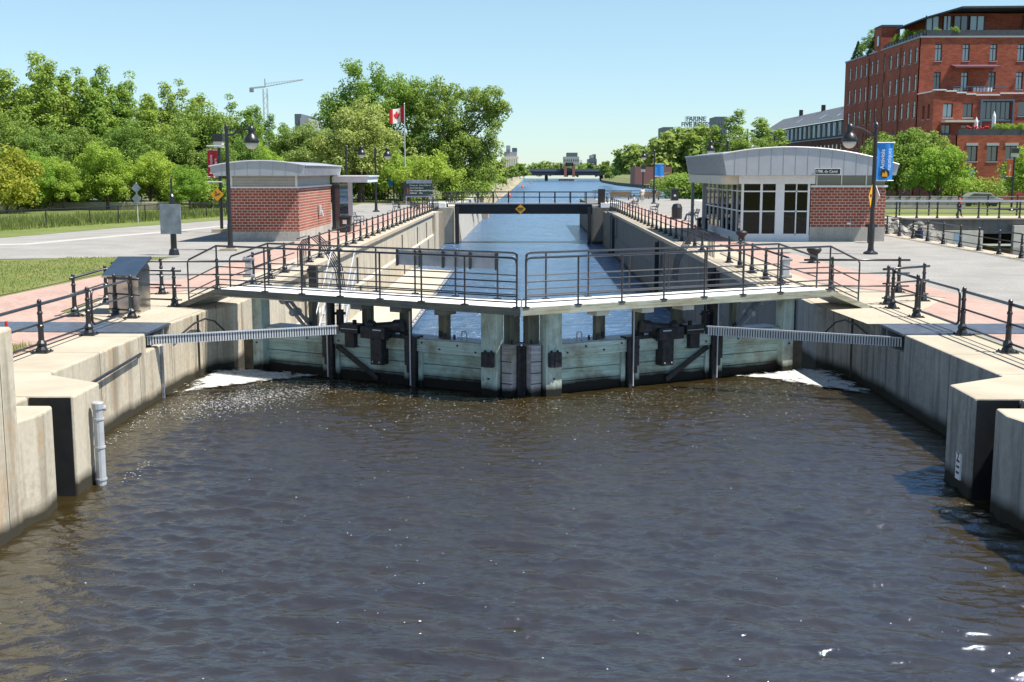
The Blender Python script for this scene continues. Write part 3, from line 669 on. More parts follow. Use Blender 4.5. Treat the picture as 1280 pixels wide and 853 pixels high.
# ------------------------------------------------------------------ heavy railings
POST=MB(); POST.box(-.17,.17,-.17,.17,.0,.03); POST.lathe((0,0,0),[(.125,.03),(.12,.07),(.085,.14),(.105,.16),(.10,.20),(.062,.26),(.055,.5),(.066,.52),(.066,.56),(.05,.58),(.045,.78),(.058,.80),(.058,.83),(.042,.86),(.040,1.02),(.052,1.04),(.045,1.08),(.015,1.11)],10)
for dx in(-.13,.13):
    for dy in (-.13,.13): POST.lathe((dx,dy,.03),[(.018,0),(.018,.03)],6)
PM=POST.build('post','black_paint'); POSTMESH=PM.data; D.objects.remove(PM)
THIN=MB(); THIN.lathe((0,0,0),[(.11,0),(.10,.06),(.05,.16),(.04,.3),(.035,1.03),(.045,1.05),(.02,1.1)],8); TM_=THIN.build('post','black_paint'); THINMESH=TM_.data; D.objects.remove(TM_)
def rail(label,segs,posts,heights=(1.0,.60,.20),r=(.034,.023,.023),z=0,mesh=None,group=None,cat='railing',ext=.22,h=1):
    x0,y0=posts[0]; t=thing('railing',(x0,y0,z),label,cat,group)
    for (x,y) in posts:
        o=link('post',mesh or POSTMESH,t); o.location=(x,y,z)
    for seg in segs:
        P=[Vector((x,y,z)) for x,y in seg]
        if ext: 
            P[0]=P[0]+(P[0]-P[1]).normalized()*ext; P[-1]=P[-1]+(P[-1]-P[-2]).normalized()*ext
        for hh,rr in zip(heights,r):
            m=MB(); m.tube([p+Vector((0,0,hh)) for p in P],rr,8); m.build('top_rail' if hh==heights[0] else 'lower_rail','rail_paint' if hh==heights[0] else 'black_paint',t,smooth=True)
    return t
rail('black railing with stout posts running out of frame along the left quay edge',[[(-10,10),(-10,26.1)]],[(-10,13.1),(-10,15.7),(-10,18.3),(-10,20.9),(-10,23.47),(-10,26.06)],ext=.1)
rail('two close black posts with short rail beside the steel cabinet',[[(-10.0,29.1),(-10.55,29.35)]],[(-10.05,29.1),(-10.55,29.35)])
rail('black railing bent round the back of the steel cabinet',[[(-11.62,29.4),(-11.8,32.15),(-9.71,31.6)]],[(-11.62,29.4),(-11.8,32.15),(-11.2,32.0),(-9.71,31.6)])
rail('black railing across the left end of the footway ramp',[[(-12.2,34.3),(-11.8,34.9),(-8.6,34.9)]],[(-11.1,34.9),(-9.4,34.9)])
rail('black railing with stout posts running out of frame along the right quay edge',[[(9.9,26.33),(9.85,12)]],[(9.9,26.33),(9.88,23.74),(9.87,21.1),(9.86,18.5),(9.85,15.9)],ext=.1)
rail('short black railing beside the right footway ramp foot, nearest the canal',[[(9.95,31.46),(9.92,29.54)]],[(9.9,31.46),(9.92,29.54)])
rail('short black railing set crosswise behind the right ramp foot',[[(10.05,32.4),(11.35,33.3)]],[(10.05,32.4),(11.35,33.3)])
rail('black railing across the right end of the footway ramp',[[(8.7,35.7),(11.5,35.7)]],[(9.35,35.7),(11.4,35.7)])
def swing(label,x,y0,y1):
    t=thing('swing_gate',(x,y0,0),label,'gate')
    m=MB(); c=.14; m.tube([(x,y0,.3),(x,y0,1.0-c),(x,y0+c*.3,1-c*.3),(x,y0+c,1.0),(x,y1-c,1.0),(x,y1-c*.3,1-c*.3),(x,y1,1-c),(x,y1,.2+c),(x,y1-c*.3,.2+c*.3),(x,y1-c,.2),(x,y0+c,.2),(x,y0+c*.3,.2+c*.3),(x,y0,.3)],.03,8); m.build('frame','rail_paint',t,smooth=True)
    m=MB(); m.tube([(x,y0,.6),(x,y1,.6)],.022); m.build('middle_rail','black_paint',t)
swing('rounded black swing gate in the left quay railing',-10.0,26.3,28.85)
swing('rounded black swing gate in the right quay railing',9.91,26.6,29.3)
# second gate posts on the right
ys=[37.6+2.45*i for i in range(33)]
rail('long black railing along the sunlit chamber coping on the left',[[(-8.95,36.6),(-8.95,44.2)],[(-8.95,47.6),(-8.95,115.5)]],[(-8.95,y) for y in ys if not 44.5<y<47.4],(1.0,.60,.22),ext=.1,mesh=POSTMESH)
rail('long black railing along the shaded chamber coping on the right',[[(8.2,36.6),(8.2,49.5)],[(8.2,52.6),(8.2,115.5)]],[(8.2,y) for y in ys if not 49.8<y<52.4],(1.0,.60,.22),ext=.1,mesh=POSTMESH)
m_=[(-9.2,38.1),(-9.2,40.4),(8.45,37.2)]
for (x,y),lab in zip([(-8.75,36.2),(8.05,36.2)],['grey end plate on the left chamber railing','grey end plate on the right chamber railing']):
    t=thing('end_plate',(x,y,.3),lab,'railing plate'); m=MB(); m.box(x-.11,x+.11,y-.03,y+.03,.42,1.0); m.build('plate','light_steel',t,bevel=.02)
    m=MB(); 
    for z in (.45,.97):
        m=MB(); m.tube([(x-.18,y,z),(x+.18,y,z)],.05); m.build('clamp','steel_grey',t)
# ladder hoops and stairs
for sx,y,lab in ((-8.45,46,'black arched ladder handrails at the top of the left chamber stair'),(7.5,51,'black arched ladder handrails over the right chamber wall')):
    t=thing('ladder_handrail',(sx,y,0),lab,'ladder handrail')
    sd_=1 if sx<0 else -1
    for k in range(5):
        yy=y-1.0+k*.42
        m=MB(); m.tube([(sx-sd_*.5,yy,0),(sx-sd_*.5,yy,.75),(sx-sd_*.3,yy,1.05),(sx+sd_*.05,yy-.05,1.15),(sx+sd_*.5,yy-.15,.75),(sx+sd_*1.0,yy-.3,-.1),(sx+sd_*1.1,yy-.3,-1.0)],.024,6); m.build('hoop','rail_paint',t)
    m=MB(); m.tube([(sx-sd_*.5,y-1.0,1.1),(sx-sd_*.5,y+.8,1.1)],.03); m.build('bar','rail_paint',t)
t=thing('metal_stair',(-7.2,43,-3.4),'pale galvanised metal stair descending inside the left chamber wall','stair')
for i in range(12):
    f=i/11; m=MB(); m.box(-7.65,-6.8,45.4-5.2*f-.13,45.4-5.2*f+.13,-.25-3.0*f,-.21-3.0*f); m.build('tread','light_steel',t)
for x in (-7.68,-6.77):
    m=MB(); m.bar((x,45.6,-.15),(x,40.0,-3.38),.05,.2); m.build('stringer','light_steel',t)
    m=MB(); m.tube([(x,45.6,.8),(x,40.0,-2.4)],.022); 
    for i in range(5): m.tube([(x,45.4-i*1.3,-.3-i*.75),(x,45.4-i*1.3,.7-i*.75)],.018,6)
    m.build('handrail','light_steel',t)
t=thing('ladder_post',(-8.35,44.5,-2),'tall dark steel ladder guard on the left chamber wall','ladder')
m=MB(); m.box(-8.4,-8.1,44.2,44.6,-2.8,.1); m.build('guard','dark_steel',t)
t=thing('ladder_post',(7.4,46.5,-2),'dark steel ladder guard on the right chamber wall','ladder')
m=MB(); m.box(7.15,7.5,46.2,46.7,-3.4,-.1); m.build('guard','dark_steel',t)
# steel cabinet
t=thing('control_cabinet',(-10.45,30.4,0),'stainless steel control cabinet with sloping lid beside the left railings','cabinet')
m=MB(); m.extr([(30.0,0),(30.9,0),(30.95,1.15),(30.75,1.32),(29.75,1.0),(30.0,.9)],'x',-10.95,-10.15); m.build('case','stainless',t,bevel=.01)
m=MB(); m.add([(-11.0,29.7,.98),(-10.1,29.7,.98),(-10.1,31.0,1.38),(-11.0,31.0,1.38),(-11.0,29.7,1.03),(-10.1,29.7,1.03),(-10.1,31.0,1.43),(-11.0,31.0,1.43)],[(0,3,2,1),(4,5,6,7),(0,1,5,4),(1,2,6,5),(2,3,7,6),(3,0,4,7)]); m.build('lid','stainless',t)
# red stake, bollards, bins
t=thing('marker_stake',(-11.2,24.3,0),'short red stake in a grass tuft behind the left railing','stake'); m=MB(); m.tube([(-11.2,24.6,0),(-11.22,24.6,.5)],.035,8); m.build('stake','red_paint',t)
t=thing('grass_tuft',(-10.9,23.6,0),'small green grass tuft beside the red stake','grass'); t['kind']='stuff'
m=MB(); rg=random.Random(5)
for i in range(900):
    x=-11.6+rg.random()*1.2;y=22.2+rg.random()*2.2; a=rg.random()*6.3; h=.05+rg.random()*.1
    m.add([(x-.012*math.cos(a),y-.012*math.sin(a),0),(x+.012*math.cos(a),y+.012*math.sin(a),0),(x+rg.uniform(-.05,.05),y+rg.uniform(-.05,.05),h)],[(0,1,2)])
m.build('blades','grass_blade',t)
def bollard(x,y,lab):
    t=thing('mooring_bollard',(x,y,0),lab,'bollard','mooring bollards'); m=MB()
    m.lathe((x,y,0),[(.26,0),(.26,.05),(.17,.08),(.16,.36),(.25,.44),(.31,.54),(.28,.62),(.12,.68)],14); m.build('body','dark_steel',t,smooth=True); 
bollard(11.6,47.2,'black mushroom bollard in front of the glazed pavilion, nearer the camera')
bollard(11.0,60.0,'black mushroom bollard against the glazed corner of the pavilion')
def bin_(x,y,lab,h=1.05,w=.32):
    t=thing('litter_bin',(x,y,0),lab,'litter bin'); m=MB(); m.box(x-w,x+w,y-w,y+w,.05,h-.15); m.build('body','black_paint',t,bevel=.03)
    m=MB(); m.box(x-w-.06,x+w+.06,y-w-.06,y+w+.06,h-.15,h-.04); m.lathe((x,y,h-.04),[(w,0),(w*.6,.06)],12); m.build('lid','black_paint',t,bevel=.03)
    m=MB(); m.box(x-.12,x+.12,y-w-.012,y-w-.004,.55,.78); m.build('sticker','white_paint',t)
bin_(-11.06,70.5,'black litter bin by the left pavilion porch')
bin_(18.4,147,'black litter bin before the hedge, far right plaza',1.5,.45)
t=thing('litter_bin',(17.6,60.2,0),'short black post bin beside the right pavilion brick corner','litter bin'); m=MB(); m.lathe((17.8,60.6,0),[(.18,0),(.18,.8),(.32,.84),(.32,.95),(.2,1.0)],12); m.build('body','black_paint',t)
bin_(10.6,71,'dark litter bin behind the pavilion columns',.9,.3)
# ------------------------------------------------------------------ left pavilion
t=thing('brick_pavilion',(-13.9,66,0),'small red brick pavilion with curved grey metal roof, left quay','pavilion')
m=MB(); m.box(-15.75,-12.1,61.6,71.7,-.02,.52); m.build('stone_base','concrete_plain',t)
m=MB(); m.box(-15.73,-12.12,61.62,71.68,.52,2.8); m.build('brick_wall','brick_kiosk',t)
m=MB(); m.box(-15.8,-12.06,61.55,71.75,2.8,2.88); m.build('sill_band','white_trim',t)
m=MB()
for i in range(7): m.box(-15.7,-12.14,61.66-.02*(i%2),71.6,2.88+i*.08,2.955+i*.08)
m.build('louvre_band','louvre',t)
for xa in (-12.28,-15.72):
    m=MB(); m.box(xa,xa+.11,61.6,61.66,2.88,3.45); m.build('louvre_frame','white_trim',t)
def arcroof(t,pts,zb,y0,y1,skew=0,over=.0):
    # pts: (x,z) across; front fascia at y0
    n=len(pts); m=MB()
    xs=[p[0] for p in pts]
    bot=[(x if 0<i<n-1 else (x+(.22 if i==0 else -.12)),zb) for i,(x,z) in enumerate(pts)]
    vs=[(x,y0,z) for x,z in pts]+[(x,y1,z) for x,z in pts]+[(x,y0,z) for x,z in bot]+[(x,y1,z) for x,z in bot]
    fs=[]
    for i in range(n-1):
        fs+=[(i,i+1,n+i+1,n+i),(i,2*n+i,2*n+i+1,i+1),(n+i,n+i+1,3*n+i+1,3*n+i),(2*n+i,3*n+i,3*n+i+1,2*n+i+1)]
    fs+=[(0,n,3*n,2*n),(n-1,3*n-1,4*n-1,2*n-1)]
    m.add(vs,fs); rf=m.build('roof','roof_metal',t)
    m=MB(); m.tube([(x,y0-.02,z+.01) for x,z in pts],.04,6)
    m.tube([(pts[-1][0]+.01,y0,pts[-1][1]+.01),(pts[-1][0]+.01,y1,pts[-1][1]+.01)],.04,6); m.tube([(pts[0][0]-.01,y0,pts[0][1]+.01),(pts[0][0]-.01,y1,pts[0][1]+.01)],.04,6)
    m.build('roof_edge','roof_edge',rf)
    m=MB()
    w=xs[-1]-xs[0]; k=int(w/.62)
    for i in range(1,k+1):
        x=xs[0]+w*i/(k+.5); z=np.interp(x,xs,[p[1] for p in pts]); m.box(x-.008,x+.008,y0-.012,y0-.002,zb+.02,z-.02)
    L=y1-y0; k=int(L/.4)
    for i in range(1,k):
        y=y0+L*i/k
        for side in (0,-1):
            x,z=pts[side]; xb=bot[side][0]; s=-1 if side==0 else 1
            m.bar((x+s*.012,y,z-.02),(xb+s*.012,y,zb+.02),.025,.02)
    sm=m.build('seam','steel_grey',rf); sm['kind']='stuff'
def arc(x0,z0,xp,zp,x1,z1,n=18):
    # parabola through three points
    A=np.array([[x0*x0,x0,1],[xp*xp,xp,1],[x1*x1,x1,1]]); c=np.linalg.solve(A,[z0,zp,z1]); X=np.linspace(x0,x1,n); return [(float(x),float(c[0]*x*x+c[1]*x+c[2])) for x in X]
arcroof(t,arc(-16.5,3.93,-14.1,4.22,-11.55,3.99),3.45,60.5,72.5)
m=MB(); m.box(-12.1,-9.9,72.2,77,3.0,3.35); m.box(-12.0,-9.8,72.0,77.1,3.35,3.42); m.build('porch_roof','white_trim',t)
m=MB(); m.box(-11.2,-10.95,72.6,72.85,0,3.0); m.build('porch_column','light_steel',t)
m=MB(); m.box(-12.2,-11.7,72.5,76.9,.1,2.9); m.build('porch_glazing','window_glass',t)
m=MB(); m.tube([(-12.05,67.3,1.35),(-11.9,67.3,1.4),(-11.85,67.3,1.1)],.06); m.box(-12.08,-11.96,67.1,67.5,1.25,1.75); m.build('wall_lamp','light_steel',t,bevel=.03)
# ------------------------------------------------------------------ right pavilion
t=thing('glazed_pavilion',(15,67,0),'glazed and red brick pavilion with curved metal roof, right quay','pavilion')
m=MB(); m.box(14.95,18.92,62,76,-.02,.76); m.build('stone_base','concrete_plain',t)
m=MB(); m.box(14.97,18.90,62.02,75.98,.76,2.86); m.build('brick_wall','brick_kiosk',t)
m=MB(); m.box(14.92,18.98,61.95,76.05,2.86,2.95); m.build('sill_band','white_trim',t)
m=MB(); m.box(15.0,18.85,62.1,75.9,2.95,3.5); m.build('clerestory','window_glass',t)
for x in (15.25,16.55,17.85):
    m=MB(); m.box(x-.03,x+.03,62.03,62.09,2.95,3.5); m.build('clerestory_mullion','white_trim',t)
m=MB(); m.box(16.9,17.1,61.9,62.0,.9,1.0); m.build('wall_vent','white_trim',t)
m=MB(); m.box(11.1,15.1,61.75,62.3,3.03,3.47); m.build('front_fascia','white_trim',t)
m=MB(); m.box(10.2,11.09,61.9,74.5,3.0,3.47); m.build('side_fascia','cream',t)
m=MB(); m.box(11.35,14.94,62.02,62.16,-.02,.33); m.box(11.3,11.5,62.16,75,-.02,.33); m.build('plinth','white_trim',t)
m=MB()
for x in (11.36,12.35,13.18,13.5,14.85): m.box(x-.06,x+.06,62.0,62.14,.33,3.03)
for x in (14.2,): m.box(x-.03,x+.03,62.02,62.12,.33,3.03)
m.box(13.1,13.5,62.01,62.13,.33,3.03)
for z in (.33,1.55,2.60): m.box(11.36,14.85,62.02,62.12,z,z+.07)
m.build('window_frame','white_trim',t)
m=MB()
for y in (63.6,65.2,66.8,68.4,70,71.6,73.2,74.8): m.box(11.32,11.46,y-.05,y+.05,.33,3.0)
for z in (.33,1.55,2.60): m.box(11.34,11.44,62.2,74.8,z,z+.07)
m.build('side_window_frame','white_trim',t)
m=MB(); m.box(11.4,14.85,62.065,62.075,.35,3.03); m.build('front_glass','pane_glass',t)
m=MB(); m.box(11.385,11.395,62.2,74.8,.35,3.0); m.build('side_glass','pane_glass',t)
m=MB(); m.box(11.4,15,62.2,75.9,.01,.05); m.build('interior_floor','fabric_grey',t)
m=MB(); m.box(11.6,14.9,70.0,70.1,.05,3.4); m.build('partition','planter_dark',t)
m=MB(); m.box(11.45,18.9,62.2,76,3.5,3.54); m.build('ceiling','fabric_grey',t)
m=MB(); m.box(12.2,14.2,66.5,67.3,.05,1.0); m.box(12.1,14.3,66.4,67.4,1.0,1.06); m.build('counter','wood_slat',t)
m=MB(); m.box(12.45,13.0,63.2,63.6,.05,.9); m.box(12.4,13.05,63.5,63.58,.9,1.5); m.build('display_stand','dark_steel',t)
for x,y in ((10.45,69.5),(10.45,74.3)):
    m=MB(); m.box(x-.09,x+.09,y-.09,y+.09,0,3.0); m.build('column','steel_grey',t)
arcroof(t,arc(10.1,4.58,13.5,4.92,19.2,4.03),3.48,61.0,75.5)
m=MB(); m.box(14.85,16.2,60.93,60.965,3.52,3.84); sg_=m.build('address_plate','white_paint',t)
m=MB(); m.box(14.88,16.17,60.915,60.929,3.55,3.81); m.build('plate_field','sign_black',sg_)
text('1788, du Canal',.19,'white_paint',sg_,(15.45,60.91,3.68),(R(90),0,0),'lettering')
# ------------------------------------------------------------------ lamps
def arm_lamp(x,y,lab,dirx=1,z=5.6,reach=1.15,arms=None):
    t=thing('street_lamp',(x,y,0),lab,'street lamp','black arm lamps on the quays')
    m=MB(); m.lathe((x,y,0),[(.34,0),(.32,.08),(.16,.16),(.13,.3),(.12,1.2),(.10,1.3),(.085,z-.2),(.11,z-.15),(.10,z),(.03,z+.1)],12); m.build('pole','black_paint',t)
    m=MB(); m.tube([(x,y,z-.42),(x+dirx*.3,y,z-.38),(x+dirx*.6,y,z-.2),(x+dirx*.85,y,z-.14),(x+dirx*reach,y,z-.14)],[.05,.05,.045,.045,.04]); m.build('arm','black_paint',t)
    cx=x+dirx*reach
    m=MB(); m.lathe((cx,y,z-.14),[(.33,-.62),(.36,-.60),(.33,-.45),(.24,-.3),(.15,-.2),(.15,-.12),(.18,-.02),(.14,.1),(.03,.2)],14); sh=m.build('lamp_shade','black_paint',t,smooth=True)
    m=MB(); m.lathe((cx,y,z-.14),[(.02,-.92),(.16,-.88),(.26,-.78),(.31,-.62)],14); m.build('lamp_globe','lamp_glass',sh,smooth=True)
    return t
g=arm_lamp(15.4,52.37,'black lamp post with blue nautical banner before the right pavilion',-1,5.75)
a=arm_lamp(-13.95,54.3,'black lamp post before the left brick pavilion, arm reaching right',1,5.75)
for z in (4.85,3.2):
    m=MB(); m.tube([(-13.95,54.3,z),(-14.9,54.3,z)],.03); m.build('banner_arm','light_steel',a)
m=MB(); m.box(-14.35,-13.55,53.9,54.7,-.01,.12); m.build('plinth','coping',a)
arm_lamp(-16.24,104.6,'black arm lamp behind the left pavilion, first of the far pair',1,5.9,1.4)
arm_lamp(-13.9,106.7,'black arm lamp in the open paving, second of the far pair',1,5.8,1.1)
arm_lamp(-14.6,143,'black arm lamp half hidden behind the flagpole',1,5.9,1.6)
arm_lamp(15.4,91,'black arm lamp whose head shows above the right pavilion roof',-1,6.0,1.3)
i_=arm_lamp(14.4,134,'black lamp post with small blue banner on the far right plaza',-1,6.0,1.2)
# banners
def banner(t,x,y,z0,z1,w,mat,sgn=1,arms=True):
    m=MB(); n=6
    for k in range(n):
        xa=x+sgn*(.10+w*k/n); xb=x+sgn*(.10+w*(k+1)/n); ya=y+.03*math.sin(k*1.3); yb=y+.03*math.sin((k+1)*1.3)
        m.quad((xa,ya,z0),(xb,yb,z0),(xb,yb,z1),(xa,ya,z1))
    o=m.build('banner',mat,t); s=o.modifiers.new('s','SOLIDIFY'); s.thickness=.01
    for z in (z0,z1): 
        m=MB(); m.tube([(x,y,z),(x+sgn*(w+.15),y,z)],.025,6); m.build('banner_arm','white_paint',t)
    return o
b=banner(g,15.4,52.37,3.28,4.95,.72,'banner_blue')
text('Activités',.25,'white_paint',b,(15.40+.33,52.28,4.22),(R(90),R(90),0)); text('nautiques',.25,'white_paint',b,(15.40+.62,52.28,4.22),(R(90),R(90),0))
m=MB(); m.lathe((0,0,0),[(.2,0),(.2,.004)],20); 
for k,(x,y,z) in enumerate(m.v): m.v[k]=(15.86+x,52.30-z,3.58+y)
m.build('banner_emblem','sign_black',b)
m=MB(); m.add([(15.72,52.29,3.46),(15.98,52.29,3.44),(15.96,52.29,3.60),(15.88,52.29,3.72),(15.84,52.29,3.58),(15.76,52.29,3.66)],[(0,1,2,3,4,5)]); m.build('emblem_figure','sign_yellow',b)
# hanging yellow diamond seen nearly edge on
t=thing('warning_sign',(15.25,52.2,2.6),'yellow diamond sign turned nearly edge-on, on the banner lamp post','sign')
m=MB(); m.add([(15.30,52.2,3.1),(15.10,51.95,2.60),(15.20,52.0,2.1),(15.32,52.25,2.6)],[(0,1,2,3)]); o=m.build('diamond','sign_yellow',t); s=o.modifiers.new('s','SOLIDIFY'); s.thickness=.02
m=MB(); m.add([(15.5,52.3,3.05),(15.62,52.05,2.6),(15.5,52.3,2.15),(15.47,52.4,2.6)],[(0,1,2,3)]); o=m.build('diamond_back','light_steel',t); s=o.modifiers.new('s','SOLIDIFY'); s.thickness=.02
m=MB(); m.bar((15.17,52.02,2.62),(15.24,52.07,2.62),.02,.12); m.build('sign_mark','black_paint',t)
# lantern pole with red banner
def lantern(x,y,lab,z,bmat=None,bz=(3.4,4.9),bs=1,bw=.6):
    t=thing('lantern_post',(x,y,0),lab,'lamp post'); m=MB(); m.lathe((x,y,0),[(.25,0),(.2,.1),(.1,.2),(.09,z-.6)],10); m.build('pole','black_paint',t)
    m=MB(); m.box(x-.3,x+.3,y-.3,y+.3,z-.45,z); m.build('lantern_cap','black_paint',t,bevel=.02); m=MB(); m.box(x-.25,x+.25,y-.25,y+.25,z-.8,z-.45); m.build('lantern_glass','lamp_glass',t)
    b=None
    if bmat: b=banner(t,x,y,bz[0],bz[1],bw,bmat,bs)
    return t,b
t,b=lantern(-18.6,70.5,'black lantern post with tall red banner behind the left pavilion',5.9,'banner_red',(3.35,4.95),-1,.62)
text('Patrimoine',.26,'white_paint',b,(-19.08,70.4,4.1),(R(90),R(90),0)); text('et nature',.24,'white_paint',b,(-18.82,70.4,4.0),(R(90),R(90),0))
m=MB(); m.box(-19.1,-18.1,70.0,71.0,-.01,.22); m.build('plinth','coping',t)
o=thing('warning_sign',(-18.5,70.3,2.2),'yellow diamond sign with black symbol on the red banner post','sign')
m=MB(); m.add([(-18.7,70.1,2.70),(-18.3,70.1,2.3),(-18.7,70.1,1.90),(-19.10,70.1,2.3)],[(0,1,2,3)]); q=m.build('diamond','sign_yellow',o); s=q.modifiers.new('s','SOLIDIFY'); s.thickness=.02
m=MB(); m.add([(-18.9,70.07,2.2),(-18.5,70.07,2.32),(-18.53,70.07,2.4),(-18.75,70.07,2.3)],[(0,1,2,3)]); m.bar((-18.82,70.07,2.5),(-18.7,70.07,2.38),.02,.04); m.build('sign_symbol','black_paint',o)
t,b=lantern(-16.2,141,'black lantern post with small blue banner left of the flagpole',4.6,'banner_blue',(1.9,3.4),-1,.55)
t,b=lantern(14.9,152,'slim black lantern post near the far right railing',4.4)
t,b=lantern(45.3,110,'black lantern post with orange banner before the brick factory',5.8,'banner_orange',(3.2,4.8),-1,.55)
text('Canal',.28,'white_paint',b,(44.92,109.9,4.0),(R(90),R(90),0))
m=MB(); m.box(15.2,15.75,133.9,133.93,3.1,4.4)
banner(i_,14.4,134,3.1,4.5,1.0,'banner_blue')
# blue banner further right by trees
t,b=lantern(27.5,190,'distant slim post with blue banner against the dark trees',5.0,'banner_blue',(1.2,3.0),1,.9)
# ------------------------------------------------------------------ flag, sign board, road signs
t=thing('flagpole',(-14.3,136.3,0),'white flagpole flying the red and white Canadian flag','flagpole')
m=MB(); m.lathe((-14.3,136.3,0),[(.3,0),(.1,.1),(.09,3.2)],8); m.build('pole_base','black_paint',t); m=MB(); m.lathe((-14.3,136.3,3.2),[(.08,0),(.05,8.1),(.09,8.15),(.02,8.3)],8); m.build('pole','light_steel',t)
def fy(u): return 136.3+.25*math.sin(u*5)
def fp(u,v): # u 0..1 away from pole to the left, v 0..1 up
    return (-14.38-u*1.65,fy(u),9.55+v*1.65-u*.55-.12*math.sin(u*4)*1)
for a0,a1,mt in ((0,.25,1),(.25,.75,0),(.75,1,1)):
    m=MB(); N=8
    for i in range(N):
        ua=a0+(a1-a0)*i/N; ub=a0+(a1-a0)*(i+1)/N; m.quad(fp(ua,0),fp(ub,0),fp(ub,1),fp(ua,1))
    o=m.build('flag_field' if mt==0 else 'flag_band','fabric_white' if mt==0 else 'flag_red',t)
leaf=[(0,-.45),(.03,-.2),(.28,-.24),(.22,-.14),(.42,.04),(.36,.08),(.40,.22),(.26,.18),(.22,.26),(.10,.12),(.15,.38),(.07,.33),(0,.48)]
leaf=leaf+[(-x,y) for x,y in leaf[-2:0:-1]]
m=MB(); m.add([(lambda p:(p[0],p[1]-.03,p[2]))(fp(.5+x*.5,.5+y*.75)) for x,y in leaf],[tuple(range(len(leaf)))]); m.build('maple_leaf','flag_red',t)
t=thing('information_board',(-12.8,128,0),'dark green information board with pale writing by the flagpole','sign board')
m=MB(); m.box(-13.6,-10.45,127.9,128.0,.95,2.6); m.build('panel','sign_green',t); m=MB(); m.box(-13.3,-10.5,127.8,128.1,2.35,2.75); m.box(-13.3,-10.4,127.85,128.05,.85,1.0); m.build('header_strip','panel_back',t)
m=MB(); m.box(-13.4,-13.3,127.9,128.05,0,.95);m.box(-10.7,-10.6,127.9,128.05,0,.95); m.build('leg','light_steel',t)
for i,(a_,b_) in enumerate((('Écluse de','Saint-Gabriel'),('Saint-Gabriel','Lock'),('Lieu historique','National Historic'),('national','Site'))):
    text(a_,.24,'white_paint',t,(-12.95,127.88,2.15-i*.28),(R(90),0,0),align='LEFT'); text(b_,.24,'white_paint',t,(-11.9,127.88,2.15-i*.28),(R(90),0,0),align='LEFT')
m=MB(); m.box(-13.25,-13.1,127.87,127.89,1.2,1.9); m.build('red_mark','banner_red',t)
t=thing('sign_post',(-15.6,52.2,0),'black post carrying a grey sign panel seen from behind, left lawn edge','sign')
m=MB(); m.lathe((-15.7,51.3,0),[(.25,0),(.2,.25),(.14,.3),(.12,2.6),(.05,2.7),(.04,3.4)],10); m.build('post','black_paint',t)
m=MB(); m.box(-16.2,-15.28,51.1,51.16,.95,2.25); m.build('panel','panel_back',t,bevel=.01)
t=thing('road_sign',(-27.9,83,0),'two grey diamond sign backs stacked on one thin pole by the fence','sign')
m=MB(); m.tube([(-27.9,83,0),(-27.9,83,2.9)],.04); m.build('post','light_steel',t)
for z in (2.5,1.75):
    m=MB(); m.add([(-27.9,82.93,z+.36),(-27.55,82.93,z),(-27.9,82.93,z-.36),(-28.25,82.93,z)],[(0,1,2,3)]); o=m.build('diamond','panel_back',t); s=o.modifiers.new('s','SOLIDIFY'); s.thickness=.02
# chain link fence
m,nt,b=base('chainlink'); nt.nodes.remove(b); out=nt.nodes['Material Output']; co=coords(nt,'UV',(1,1,1)); co.node.inputs['Rotation'].default_value=(0,0,R(45))
ck=nd(nt,'ShaderNodeTexBrick'); nt.links.new(co,ck.inputs[0]); ck.offset=0; ck.inputs['Scale'].default_value=1; ck.inputs['Brick Width'].default_value=.06; ck.inputs['Row Height'].default_value=.06; ck.inputs['Mortar Size'].default_value=.004; ck.inputs['Mortar Smooth'].default_value=0
tr=nd(nt,'ShaderNodeBsdfTransparent'); df=nd(nt,'ShaderNodeBsdfDiffuse'); df.inputs[0].default_value=(.02,.02,.02,1); mxs=nd(nt,'ShaderNodeMixShader'); nt.links.new(ck.outputs[1],mxs.inputs[0]); nt.links.new(tr.outputs[0],mxs.inputs[1]); nt.links.new(df.outputs[0],mxs.inputs[2]); nt.links.new(mxs.outputs[0],out.inputs[0])
def fence(pts,lab,h=1.2,cat='fence',mesh=True,top='black_paint',step=3.6):
    t=thing('fence',(pts[0][0],pts[0][1],0),lab,cat)
    for i in range(len(pts)-1):
        a=Vector((*pts[i],0));b=Vector((*pts[i+1],0)); n=max(1,round((b-a).length/step))
        for k in range(n): 
            p=a.lerp(b,k/n); m=MB(); m.tube([p,p+Vector((0,0,h+.05))],.04,6); m.build('post','black_paint',t)
        m=MB(); m.tube([a+Vector((0,0,h)),b+Vector((0,0,h))],.03,6); m.build('top_rail',top,t)
        if mesh:
            m=MB(); m.quad(a,b,b+Vector((0,0,h)),a+Vector((0,0,h))); m.build('chain_link','chainlink',t)
    return t
fence([(-36,62),(-33.2,72.5),(-30.4,80.5),(-27.4,89),(-25.9,93.6),(-22.5,106),(-20.5,118)],'black chain link fence crossing the grass at the left')
# pale guard blocks / road beyond fence
t=thing('concrete_barrier',(-44,118,0),'low pale concrete barrier below the left trees','barrier'); m=MB(); m.box(-66,-34,112,112.6,0,.75); m.build('block','coping',t,bevel=.05)
t=thing('concrete_barrier',(-36,122,0),'broken grey timber and concrete edge beside the pale barrier','barrier'); m=MB(); m.box(-33.5,-24.5,118,118.6,0,.55);m.box(-36,-31,116,116.5,.4,.6); m.build('block','concrete_plain',t,bevel=.05)
fence([(-19,141),(-15,142.5),(-11,144)],'grey wooden paling fence under the central trees',1.1,top='wood_slat',step=.35,mesh=False)
